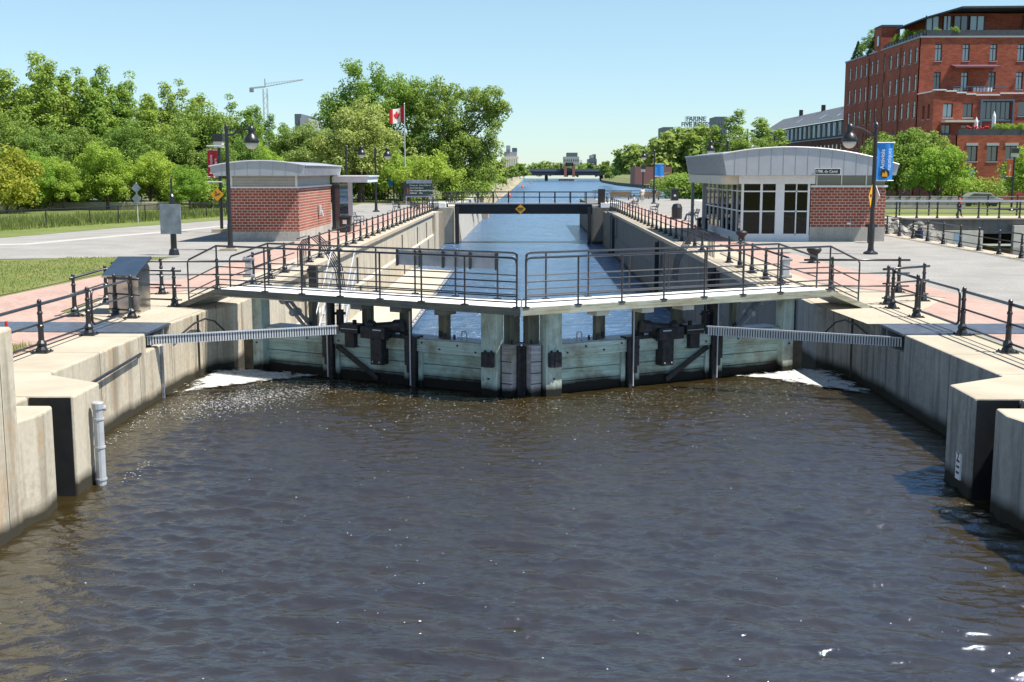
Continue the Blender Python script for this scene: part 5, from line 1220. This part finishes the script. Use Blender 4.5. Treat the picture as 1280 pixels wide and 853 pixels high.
# rooftop letters
t=thing('rooftop_sign',(110,800,30),'skeletal rooftop letter sign reading FARINE over FIVE ROSES','sign')
Yr=770; 
for s_,u,v,sz in (('FARINE',870,149,3.9),('FIVE ROSES',870,156,3.9)):
    x,z=fp_(u,v,Yr); text(s_,sz,'far_dark',t,(x,Yr,z),(R(90),0,0),ext=.3)
m=MB()
for k in range(9):
    x=fp_(860+k*2.6,0,Yr)[0]; m.bar((x,Yr+1,fp_(0,170,Yr)[1]),(x,Yr+1,fp_(0,146,Yr)[1]),.3,.3)
for v in (152.5,160,146.5): 
    xa,z=fp_(858,v,Yr); xb,_=fp_(884,v,Yr); m.bar((xa,Yr+1,z),(xb,Yr+1,z),.3,.3)
m.build('sign_frame','far_grey',t)
m=MB(); xa,z=fp_(862,172,Yr); xb,_=fp_(882,172,Yr); m.box(xa,xb,Yr,Yr+20,0,z); m.build('roof_block','far_grey',t)
# crane
t=thing('tower_crane',(-110,480,0),'thin lattice tower crane above the left trees','crane'); Yc=480
xm=fp_(328,0,Yc)[0]; zt=fp_(0,105,Yc)[1]; zb=10
m=MB()
for dx in (-.8,.8):
    for dy in (-.8,.8): m.bar((xm+dx,Yc+dy,zb),(xm+dx,Yc+dy,zt-2),.22,.22)
z=zb
k=0
while z<zt-4: m.bar((xm-.8*(1 if k%2 else -1),Yc-.8,z),(xm+.8*(1 if k%2 else -1),Yc-.8,z+2),.15,.15); z+=2; k+=1
m.build('mast','light_steel',t)
m=MB(); xr,zr=fp_(379,100,Yc); xl,zl=fp_(312,110.5,Yc)
zj=fp_(0,109,Yc)[1]
m.bar((xl,Yc,zl),(xm,Yc,zj),.4,.7); m.bar((xm,Yc,zj),(xr,Yc,zr),.25,.35); m.bar((xm,Yc,zj+1.3),(xr,Yc,zr+.2),.15,.15)
for k in range(14):
    f=k/14; f2=(k+.5)/14; a=Vector((xm,Yc,zj)).lerp(Vector((xr,Yc,zr)),f); b=Vector((xm,Yc,zj+1.3)).lerp(Vector((xr,Yc,zr+.2)),f2); m.bar(a,b,.12,.12)
m.build('jib','light_steel',t)
m=MB(); m.bar((xm,Yc,zj),(xm,Yc,fp_(0,99,Yc)[1]),.3,.3); m.box(xl,xl+1.6,Yc-.5,Yc+.5,zl-1.6,zl); m.build('tower_head','steel_grey',t)
# far swing bridge
Yb=880
t=thing('swing_bridge',(20,Yb,0),'dark low swing bridge with brick control tower across the far canal','bridge')
xa=fp_(654,0,Yb)[0]; xb=fp_(772,0,Yb)[0]; zt=fp_(0,214.5,Yb)[1]; zb=fp_(0,219.5,Yb)[1]
m=MB(); m.box(xa,xb,Yb,Yb+10,zb,zt); m.build('deck','bridge_dark',t)
m=MB(); m.box(xa+4,xb,Yb-.2,Yb,zt+.0,fp_(0,211.3,Yb)[1]); 
m.build('parapet','far_dark',t)
m=MB(); 
for u in (708,718.5): x=fp_(u,0,Yb)[0]; m.box(x-1,x+1,Yb-3,Yb+2,zt-4,fp_(0,205,Yb)[1])
m.build('tower_leg','far_brick',t)
m=MB(); x0=fp_(709,0,Yb)[0];x1=fp_(717,0,Yb)[0]; m.box(x0-.5,x1+.5,Yb-3,Yb+2,fp_(0,208,Yb)[1],fp_(0,203.5,Yb)[1]); m.build('control_cabin','bridge_dark',t)
m=MB(); 
for u in (702.5,): x=fp_(u,0,Yb)[0]; m.box(x-.7,x+.7,Yb-2,Yb,zt,fp_(0,204.5,Yb)[1])
m.build('lift_tower','bridge_dark',t)
m=MB(); x0=fp_(700,0,Yb)[0];x1=fp_(719,0,Yb)[0]; m.box(x0,x1,Yb-6,Yb+4,-4,-2.2); m.build('pier','old_stone',t)
m=MB(); 
for u in (684,755): x=fp_(u,0,Yb)[0]; m=MB(); m.box(x-1.2,x+1.2,Yb+6,Yb+9,-4,zb); m.build('pile','bridge_dark',t)
dist_building('distant_building','low brown brick shed behind the banner lamp','building',[(797,840,208.5,'far_brick','shed')],330,15)
dist_building('distant_building','small dark red house on the far left bank','building',[(622,631,207,'far_brick','shed'),(632,640,210,'far_dark','shed')],600,12)
# parked car far right
t=thing('parked_car',(40,125,0),'grey car parked behind the cycle bridge, partly hidden','car'); cx,cy=47.6,124
m=MB(); m.extr([(cx-2.2,.35),(cx+2.2,.35),(cx+2.25,.8),(cx+1.5,.95),(cx+.9,1.42),(cx-.9,1.46),(cx-1.7,.98),(cx-2.25,.85)],'y',cy-.85,cy+.85); m.build('body','car_paint',t,bevel=.06)
m=MB(); m.extr([(cx-1.45,.98),(cx+1.3,.98),(cx+.82,1.36),(cx-.85,1.38)],'y',cy-.87,cy+.87); m.build('side_window','window_glass',t)
for x in (-1.35,1.35):
    for y in (-.8,.8):
        m=MB(); m.tube([(cx+x,cy+y-.1,.33),(cx+x,cy+y+.1,.33)],.33,14); m.build('wheel','black_paint',t)
# ------------------------------------------------------------------ vegetation
def leaf_mesh(name,mat,centers,radii,nper,size,seed,flat=.0,up=.45):
    rs=np.random.RandomState(seed); C=[];
    for (c,r) in zip(centers,radii):
        n=max(3,int(nper*(r/np.mean(radii))**2)); d=rs.normal(size=(n,3)); d/=np.linalg.norm(d,axis=1)[:,None]
        rad=r*(rs.uniform(.35,1.08,size=(n,1))**.6); d2=d.copy(); 
        p=np.array(c)+d2*rad*np.array([1,1,.8]); nn=d+rs.normal(scale=.55,size=(n,3))+np.array([0,0,up]); nn/=np.linalg.norm(nn,axis=1)[:,None]
        C.append(np.hstack([p,nn]))
    A=np.vstack(C); P=A[:,:3]; N=A[:,3:]; n=len(P)
    t=rs.normal(size=(n,3)); u=np.cross(N,t); u/=np.linalg.norm(u,axis=1)[:,None]; v=np.cross(N,u)
    s=size*rs.uniform(.6,1.35,size=(n,1)); w=s*.62
    V=np.empty((n,4,3)); V[:,0]=P-u*s; V[:,1]=P-v*w+N*w*.25; V[:,2]=P+u*s; V[:,3]=P+v*w+N*w*.25
    me=D.meshes.new(name); me.vertices.add(n*4); me.vertices.foreach_set('co',V.reshape(-1)); me.loops.add(n*4); me.loops.foreach_set('vertex_index',np.arange(n*4))
    me.polygons.add(n); me.polygons.foreach_set('loop_start',np.arange(n)*4); me.polygons.foreach_set('loop_total',np.full(n,4)); me.update(); me.validate(); me.materials.append(M[mat]); return me
def tree(kind,lab,cat,mat,lobes,trunk_h,trunk_r,nclump,nper,leaf,seed,group=None,clr=(.5,1.05),fill=.45):
    """lobes: list of (x,y,z,rx,rz) ellipsoids; unit metres; origin at trunk base"""
    rs=np.random.RandomState(seed); cs=[];rr=[]
    wts=np.array([l[3]*l[3]*l[4] for l in lobes])**.5; wts/=wts.sum()
    for k in range(nclump):
        l=lobes[rs.choice(len(lobes),p=wts)]; d=rs.normal(size=3); d/=np.linalg.norm(d)
        if d[2]<-.5 and l[2]<5: d[2]*=-.6
        q=1-(rs.random_sample()**1.6)*fill*1.3; q*=1+rs.normal()*.07
        cs.append((l[0]+d[0]*l[3]*q,l[1]+d[1]*l[3]*q,max(.4,l[2]+d[2]*l[4]*q))); rr.append(rs.uniform(*clr))
    t=thing(kind,(0,0,0),lab,cat,group)
    m=MB(); top=max(l[2] for l in lobes)
    m.tube([(0,0,-.1),(.03,0,trunk_h*.4),(.1,.05,trunk_h),(-.05,0,top*.8)],[trunk_r*1.35,trunk_r,trunk_r*.8,trunk_r*.25],8)
    for k in range(min(16,nclump//6)):
        c=cs[int(rs.randint(len(cs)))]; z0=trunk_h*rs.uniform(.7,1.1); b=(c[0]*.5,c[1]*.5,(z0+c[2])*.5+.3)
        m.tube([(0.02,0,z0),b,c],[trunk_r*.45,trunk_r*.25,.03],5)
    m.build('trunk','bark',t); link('crown',leaf_mesh('crown',mat,cs,rr,nper,leaf,seed),t)
    return t
rs=np.random.RandomState(4)
def lob(n,R_,z0,z1,r0,seed,taper=0.5):
    q=np.random.RandomState(seed); L=[]
    for i in range(n):
        f=(i+.5)/n; a=q.uniform(0,6.28); d=R_*q.uniform(.3,1)*(1-taper*f); L.append((d*math.cos(a),d*math.sin(a),z0+(z1-z0)*f,r0*q.uniform(.75,1.2)*(1-taper*.45*f),r0*q.uniform(.8,1.3)*(1-.3*f)))
    return L
WL='trees along the left bank'
def spires(spec):
    L=[]
    for x,y,h,r in spec:
        n=9
        for i in range(n):
            f=i/(n-1); L.append((x+.25*math.sin(i*2+x),y,3.0+(h-3.6)*f,r*1.12*(1-.80*f**1.25),1.3*(1-.15*f)))
    return L
pop=[tree('poplar_tree','tall airy poplar','tree','leaf_mid',spires([(0,0,15.2,2.3),(-2.4,.5,12.6,1.9),(2.3,-.4,13.4,2.1),(.6,2.4,12.2,2.1)]),3,.22,760,44,.13,11,clr=(.32,.72)),
     tree('poplar_tree','tall poplar with pointed tops','tree','leaf_mid',spires([(1.4,0,14.8,2.1),(-1.7,.3,13.9,2.0),(-3.4,-.5,10.8,1.6),(3.4,.6,11.6,2.0)]),3,.22,760,44,.13,12,clr=(.32,.72)),
     tree('broadleaf_tree','rounded broadleaf','tree','leaf_bright',lob(10,3.4,2.6,8.2,2.5,3,.45),2.2,.2,240,90,.13,13,clr=(.5,1.0)),
     tree('broadleaf_tree','dense dark broadleaf','tree','leaf_dark',lob(11,3.6,2.8,9.5,2.7,5,.45),2.4,.25,260,90,.14,14,clr=(.5,1.1))]
used=set()
def place(i,px,Y,topy,lab,sc=1.,rz=None,group=None,w=None,base=None):
    base=base or pop; H=[15.2,14.8,11.3,12.7][i] if base is pop else base_h[id(base)][i]
    x,z=fp_(px,topy,Y); s=z/H; k=(id(base),i)
    sw=(w or 1.0)*s
    if k in used: t=dup(base[i],(x,Y,0),rz if rz is not None else rs.uniform(0,6.28),(sw,sw,s),lab,group)
    else:
        used.add(k); t=base[i]; t.location=(x,Y,0); t.scale=(sw,sw,s); t['label']=lab
        if group:t['group']=group
    return t
P=[(0,4,140,92,'at the left edge of the picture'),(1,28,138,66,'the tallest, near the left edge'),(0,56,142,74,'second tall spire from the left'),(1,76,136,77,'third spire from the left'),
   (0,100,146,90,'behind the low bright maple'),(1,134,140,84,'with broad top above the road sign'),(0,160,146,94,'small top right of the broad one'),(1,200,138,103,'left of the lamp post'),
   (0,228,140,104,'just left of the red banner post'),(3,248,130,116,'dark, behind the red banner'),(0,290,146,122,'above the left pavilion roof'),(1,318,150,132,'right above the pavilion roof')]
for i,px,Y,ty,l in P: place(i,px,Y,ty,('poplar ' if i<2 else 'broadleaf tree ')+l,group=WL,w=1.12)
for i,px,Y,ty,l in [(1,345,160,143,'leafy tree below the crane, left one'),(3,362,150,150,'leafy tree below the crane, middle one'),(2,384,158,150,'leafy tree below the crane, right one'),(3,300,125,158,'dark tree directly behind the left pavilion'),(2,330,128,168,'lower bright tree behind the left pavilion roof'),(3,270,120,170,'dark tree between fence and left pavilion'),(3,12,128,130,'dark dense tree under the left edge poplar')
   ,(3,50,124,150,'dense tree under the tall spires'),(3,95,126,150,'dark tree left of the low bright maple'),(3,165,126,140,'dark tree right of the low bright maple'),(3,215,124,150,'dark tree above the fence end')]:
    place(i,px,Y,ty,l,group=WL,w=1.05)
for i,px,Y,ty,l in [(2,130,112,163,'low bright green maple with domed crown by the fence'),(2,185,114,176,'pale green tree just right of the domed maple'),(2,75,110,185,'light green tree left of the domed maple'),(2,235,112,196,'short green tree left of the lantern post'),(2,40,108,175,'light green tree behind the yellowish bush')]:
    place(i,px,Y,ty,l,group=WL,w=1.05)
yb=tree('leafy_bush','yellow green bush at the left edge below the poplars','bush','leaf_yellow',lob(7,2.4,1.2,4.2,1.7,8,.3),.8,.12,120,60,.14,21); yb.location=(-46.3,103,0)
bush=tree('leafy_bush','low green bush','bush','leaf_mid',lob(7,1.8,.5,1.9,1.0,9,.2),.5,.08,70,50,.11,22)
first=True
for k,(px,Y,sc,l) in enumerate([(20,110,1.1,'under the yellow bush'),(60,112,1.2,'beyond the concrete barrier'),(105,114,1.,'under the domed maple, left'),(150,115,1.1,'under the domed maple, right'),(200,117,1.2,'behind the grey diamond signs'),(240,119,1.,'behind the fence end'),(265,116,1.1,'beside the lantern post foot'),(-10,108,1.3,'cut by the left edge')]):
    L='low green bush '+l
    x=fp_(px,230,Y)[0]
    if first: bush.location=(x,Y,0); bush['label']=L; bush['group']='low bushes under the left trees'; first=False
    else: dup(bush,(x,Y,0),k*1.3,sc,L,'low bushes under the left trees')
# central trees
ct=tree('maple_tree','tallest broad tree in the middle of the picture, left of the flag','tree','leaf_mid',[(-3.5,0,8.5,4.2,4.2),(0,0,12,4.6,4.3),(3.5,1,10,4.4,4.4),(-1.5,-1,15,2.8,2.6),(5.5,0,12.5,3,3),(-5.5,1,10.5,2.5,3),(1,0,6,6.5,3),(6,0,7,4,3.5),(-3.8,0,12.3,3,2.8),(3,0,13.4,3,2.6)],4,.45,420,110,.15,31,clr=(.6,1.3)); ct.location=(-19.6,153,0)
ch=tree('chestnut_tree','chestnut tree with pale blossom in front of the tall central tree','tree','leaf_chestnut',[(0,0,7.2,4.9,4.2),(-2.5,0,5.6,3.6,2.8),(3,0,5.6,3.8,2.9),(0,0,9.8,3.2,2.0),(0,-1,4.6,4.6,2.0)],2.6,.42,280,100,.14,32,clr=(.55,1.15)); ch.location=(-20.3,142,0)
rt_=tree('ash_tree','spreading tree with ragged right side, right of the flag','tree','leaf_dark',[(2.0,0,11.5,3.6,3.6),(5.5,0,12.8,2.3,1.9),(-1.5,0,12.3,2.5,3.1),(4.5,0,8.2,3.3,3.0),(-1,0,8,3.6,3.4),(7.0,0,11.3,1.3,1.3),(1.5,0,5.5,4,2.6),(5.8,0,5.4,2.0,2.2),(2.2,0,6.6,3.6,2.6),(-.5,0,4.6,3.2,1.8),(3.2,0,3.4,3.4,1.6)],5,.3,420,85,.15,33,clr=(.5,1.05)); rt_.location=(-10.8,151,0)
bt=tree('ornamental_tree','small vivid yellow green tree right of the information board','tree','leaf_bright',[(0,0,3.6,2.6,1.6),(-2.0,0,2.9,1.9,1.4),(2.2,0,2.9,2.0,1.4),(0.3,0,5.0,1.6,1.2)],1.2,.12,100,60,.12,34,clr=(.35,.8)); bt.location=(-8.9+ -2.4,131,0)
dup(bt,(-14.8,139,0),2.,(1.0,1.0,1.0),'small vivid green tree behind the information board')
dup(ch,(-27.5,148,0),1.2,(.85,.85,.8),'pale leafed tree left of the chestnut, over the pavilion porch')
for k,(px,Y,s,l) in enumerate([(400,147,1.0,'left of the chestnut trunk'),(430,150,1.3,'behind the chestnut trunk, left'),(480,150,1.4,'behind the chestnut trunk, right'),(530,150,1.4,'behind the information board'),(575,150,1.3,'at the foot of the ragged tree'),(598,165,1.5,'by the left canal wall, farther'),(500,147,1.2,'under the flag'),(450,152,1.6,'shading the paling fence')]):
    dup(bush,(fp_(px,230,Y)[0],Y,0),k*.9,s,'low bush '+l,'low bushes under the central trees')
# far wood along the horizon
cs=[];rr=[]; q=np.random.RandomState(77)
for k in range(900):
    x=q.uniform(-420,560); y=1180+q.uniform(0,60); cs.append((x,y,q.uniform(1,9+2.5*math.sin(x*.03)+1.5*math.sin(x*.11)))); rr.append(q.uniform(2.5,4.5))
tag(link('distant_wood',leaf_mesh('distant_wood','leaf_far',cs,rr,26,1.5,78)),'hazy continuous wood along the far horizon behind the swing bridge','wood',kind='stuff')
# left bank far trees
base_h={id(pop):0}
fart=[tree('bank_tree','far bank tree','tree','leaf_far',lob(8,3.2,2.4,7.5,2.4,15,.4),1.5,.2,70,45,.42,41,clr=(.8,1.4)),
      tree('bank_tree','far bank tree','tree','leaf_far',lob(9,2.6,2.5,9.5,2.2,16,.5),1.5,.2,70,45,.42,42,clr=(.8,1.4))]
base_h[id(fart)]=[10.5,12.2]
FG='trees on the far canal banks'
FL=[(0,605,260,196,'left bank tree beside the ragged tree'),(1,613,330,190,'left bank tree second from the ragged tree'),(0,622,420,203,'left bank tree below the silo'),(0,628,300,218,'left bank low tree near the water'),
 (0,640,470,203,'big dark bank tree under the silo'),(1,650,560,202,'bank tree right of the silo'),(0,655,600,207,'low tree at the left end of the swing bridge'),(0,664,950,204,'tree behind the swing bridge, first from left'),(1,675,1000,203,'tree behind the swing bridge, second from left'),(0,686,980,203.5,'tree behind the swing bridge, third from left'),
 (1,697,1020,204,'tree behind the swing bridge, left of its tower'),(0,728,1000,203,'tree behind the swing bridge, right of its tower'),(1,738,980,202,'tree right of the swing bridge tower, second'),(0,748,1010,204,'tree right of the swing bridge tower, third'),(0,712,1050,204,'tree seen behind the swing bridge tower'),
 (1,757,640,199,'tree at the right end of the swing bridge'),(0,765,560,206,'low tree on the right bank by the bridge end'),(0,762,500,213,'bush like tree at the right bank corner')]
for i,px,Y,ty,l in FL: place(i,px,Y,ty,l,base=fart,group=FG,w=1.35)
for i,px,Y,ty,l,w in [(0,790,420,177,'rounded tree on the right bank, left of the large one',1.0),(0,840,345,160,'large right bank tree, left half',.95),(1,862,350,157,'large right bank tree, middle',1.1),(0,880,345,165,'large right bank tree, right half',.9),(1,828,380,172,'tree tucked left of the large right bank tree',1.0),(0,808,430,182,'tree between the rounded and the large tree',.8)]:
    x,z=fp_(px,ty,Y); s=z/[9.4,11.0][i]; dup(fart[i],(x,Y,0),px*.1,(s*w*1.25,s*w*1.25,s),l,FG)
# trees behind right pavilion
t=place(1,935,215,137,'tree with ragged top behind the right pavilion roof',w=1.7); t=place(3,925,205,160,'dark lower tree behind the right pavilion roof',w=1.3); place(3,958,210,165,'dark tree at the end of the slate roofed building',w=.8)
# hedges on the right plaza
for k,(px,Y,s,l) in enumerate([(848,165,1.7,'first from the left'),(862,162,1.8,'second from the left'),(876,160,1.9,'third from the left'),(890,158.5,1.9,'fourth, by the pavilion columns'),(905,159,1.8,'fifth, behind the glazing'),(925,159,1.8,'sixth, behind the glazing'),(945,159,1.7,'seventh, behind the glazing')]):
    dup(bush,(fp_(px,230,Y)[0],Y,-.3),k*1.7,(s*1.1,s,s*.75),'hedge shrub at the plaza edge, '+l,'hedge shrubs at the plaza edge')
rb=tree('linden_tree','bright round tree in front of the factory, right of the banner lamp','tree','leaf_bright',[(0,0,3.6,2.9,2.5),(0,0,5.0,2.1,1.5),(1.2,0,2.8,2.2,1.8),(-1.3,0,2.8,2.2,1.8)],1.0,.15,120,70,.13,51,clr=(.4,.85)); rb.location=(43.2,124,0)
dt=tree('linden_tree','dark tree behind the bright round one by the factory','tree','leaf_dark',[(0,0,4.2,3.2,2.8),(1.6,0,6.0,2.0,2.0),(-1.6,0,5.4,2.2,2.0)],1.4,.18,130,70,.15,52,clr=(.45,.95)); dt.location=(41.2,131,0)
dup(dt,(44.8,134,0),2,(.9,.9,1.02),'second dark tree beside the factory wing')
dup(rb,(49.3,115,0),1.,(1.05,1.05,.98),'bright tree cut by the right edge of the picture')
for k,(x,y,s,l) in enumerate([(34,128,1.6,'left of the bright round tree'),(38,130,1.5,'under the dark tree'),(47,128,1.2,'right of the bright round tree'),(50,129,1.2,'below the wing window'),(29,126,1.7,'behind the pavilion corner')]):
    dup(bush,(x,y,0),k,s,'low bush '+l,'low bushes before the factory')
# conifers and roof garden
con=thing('conifer',(0,0,0),'small pointed conifer on the factory roof corner','conifer')
cs=[];rr=[]
for i in range(60):
    f=i/60; a=i*2.4; r_=(1-f)*.95; cs.append((r_*math.cos(a),r_*math.sin(a),.3+f*3.0)); rr.append(.32*(1-f*.6))
m=MB(); m.tube([(0,0,0),(0,0,3.2)],[.08,.02],6); m.build('trunk','bark',con); link('crown',leaf_mesh('crown','leaf_conifer',cs,rr,34,.10,61),con); con.location=(51.9,188,20.6)
dup(con,(52.1,178.5,20.6),1.,(1.4,1.4,1.25),'taller dark conifer beside the roof stair tower')
rt2=tree('roof_tree','pale green tree standing on the factory roof','tree','leaf_mid',[(0,0,2.6,1.3,1.2),(.5,0,3.8,.8,.8),(-.5,0,1.6,1.3,.9)],1,.08,60,40,.10,62,clr=(.25,.5)); rt2.location=(52.0,181.5,20.6)
rs2=tree('roof_shrub','yellow green shrub on the roof terrace corner','shrub','leaf_bright',[(0,0,.9,1.1,.8),(1.0,0,.6,.8,.5),(-.9,0,.5,.7,.5)],.3,.04,50,40,.08,63,clr=(.2,.45)); rs2.location=(52.3,163.5,21.2)
for k,(x,y,z,s,l) in enumerate([(53.6,167,21.9,.9,'behind the roof corner shrub'),(55.2,157,22,.6,'left of the penthouse windows'),(56.9,156,22.1,.55,'below the penthouse windows'),(53.6,158.5,22,.6,'at the very roof corner'),(69,156.4,22.2,1.3,'tall one at the right end of the roof'),(57.9,142,8.7,.6,'on the lower terrace, left'),(59.3,142,8.7,.6,'on the lower terrace, middle'),(60.6,142,8.7,.6,'on the lower terrace, right')]):
    dup(rs2,(x-1.5,y,z*.967),k*1.1,s,'roof shrub '+l,'shrubs on the factory terraces')
m=MB(); rg=random.Random(8)
t=thing('flower_box',(55,141.4,9),'red flowers along the lower terrace edge','flowers')
m=MB()
for i in range(26): m.ball((52.1+rg.random()*2.8,141.4+rg.random()*.3,8.7+rg.random()*.25),.12,6)
m.build('blossom','flag_red',t)
# tall grass by the fence
m=MB(); rg=random.Random(2)
segs=[((-33.2,72.5),(-30.4,80.5)),((-30.4,80.5),(-27.4,89)),((-27.4,89),(-25.9,93.6)),((-36,62),(-33.2,72.5)),((-25.9,93.6),(-22.5,106))]
for i in range(16000):
    a,b=segs[rg.randrange(5)]; f=rg.random(); x=a[0]+(b[0]-a[0])*f-abs(rg.gauss(0,5))+.3; y=a[1]+(b[1]-a[1])*f+rg.gauss(0,1.5); h=rg.uniform(.15,.6)*(1 if x<a[0]+(b[0]-a[0])*f else .5); an=rg.random()*6.3; w_=.05
    dx,dy=rg.uniform(-.12,.12),rg.uniform(-.12,.12); m.add([(x-w_*math.cos(an),y-w_*math.sin(an),0),(x+w_*math.cos(an),y+w_*math.sin(an),0),(x+dx,y+dy,h)],[(0,1,2)])
tag(m.build('tall_grass','grass_blade'),'uncut tall grass on both sides of the chain link fence','grass',kind='stuff')
m=MB()
for i in range(14000):
    x=rg.uniform(-30,-15.8); y=rg.uniform(33,50); 
    if y>47.5 and x<-20: continue
    h=rg.uniform(.03,.09); an=rg.random()*6.3; w_=.02; m.add([(x-w_*math.cos(an),y-w_*math.sin(an),0),(x+w_*math.cos(an),y+w_*math.sin(an),0),(x+rg.uniform(-.03,.03),y,h)],[(0,1,2)])
tag(m.build('lawn_grass','grass_blade'),'short grass blades of the lawn at the left','grass',kind='stuff')
for o in D.objects:
    if '_local' in o: del o['_local']
scene.render.resolution_x=1024; scene.render.resolution_y=682
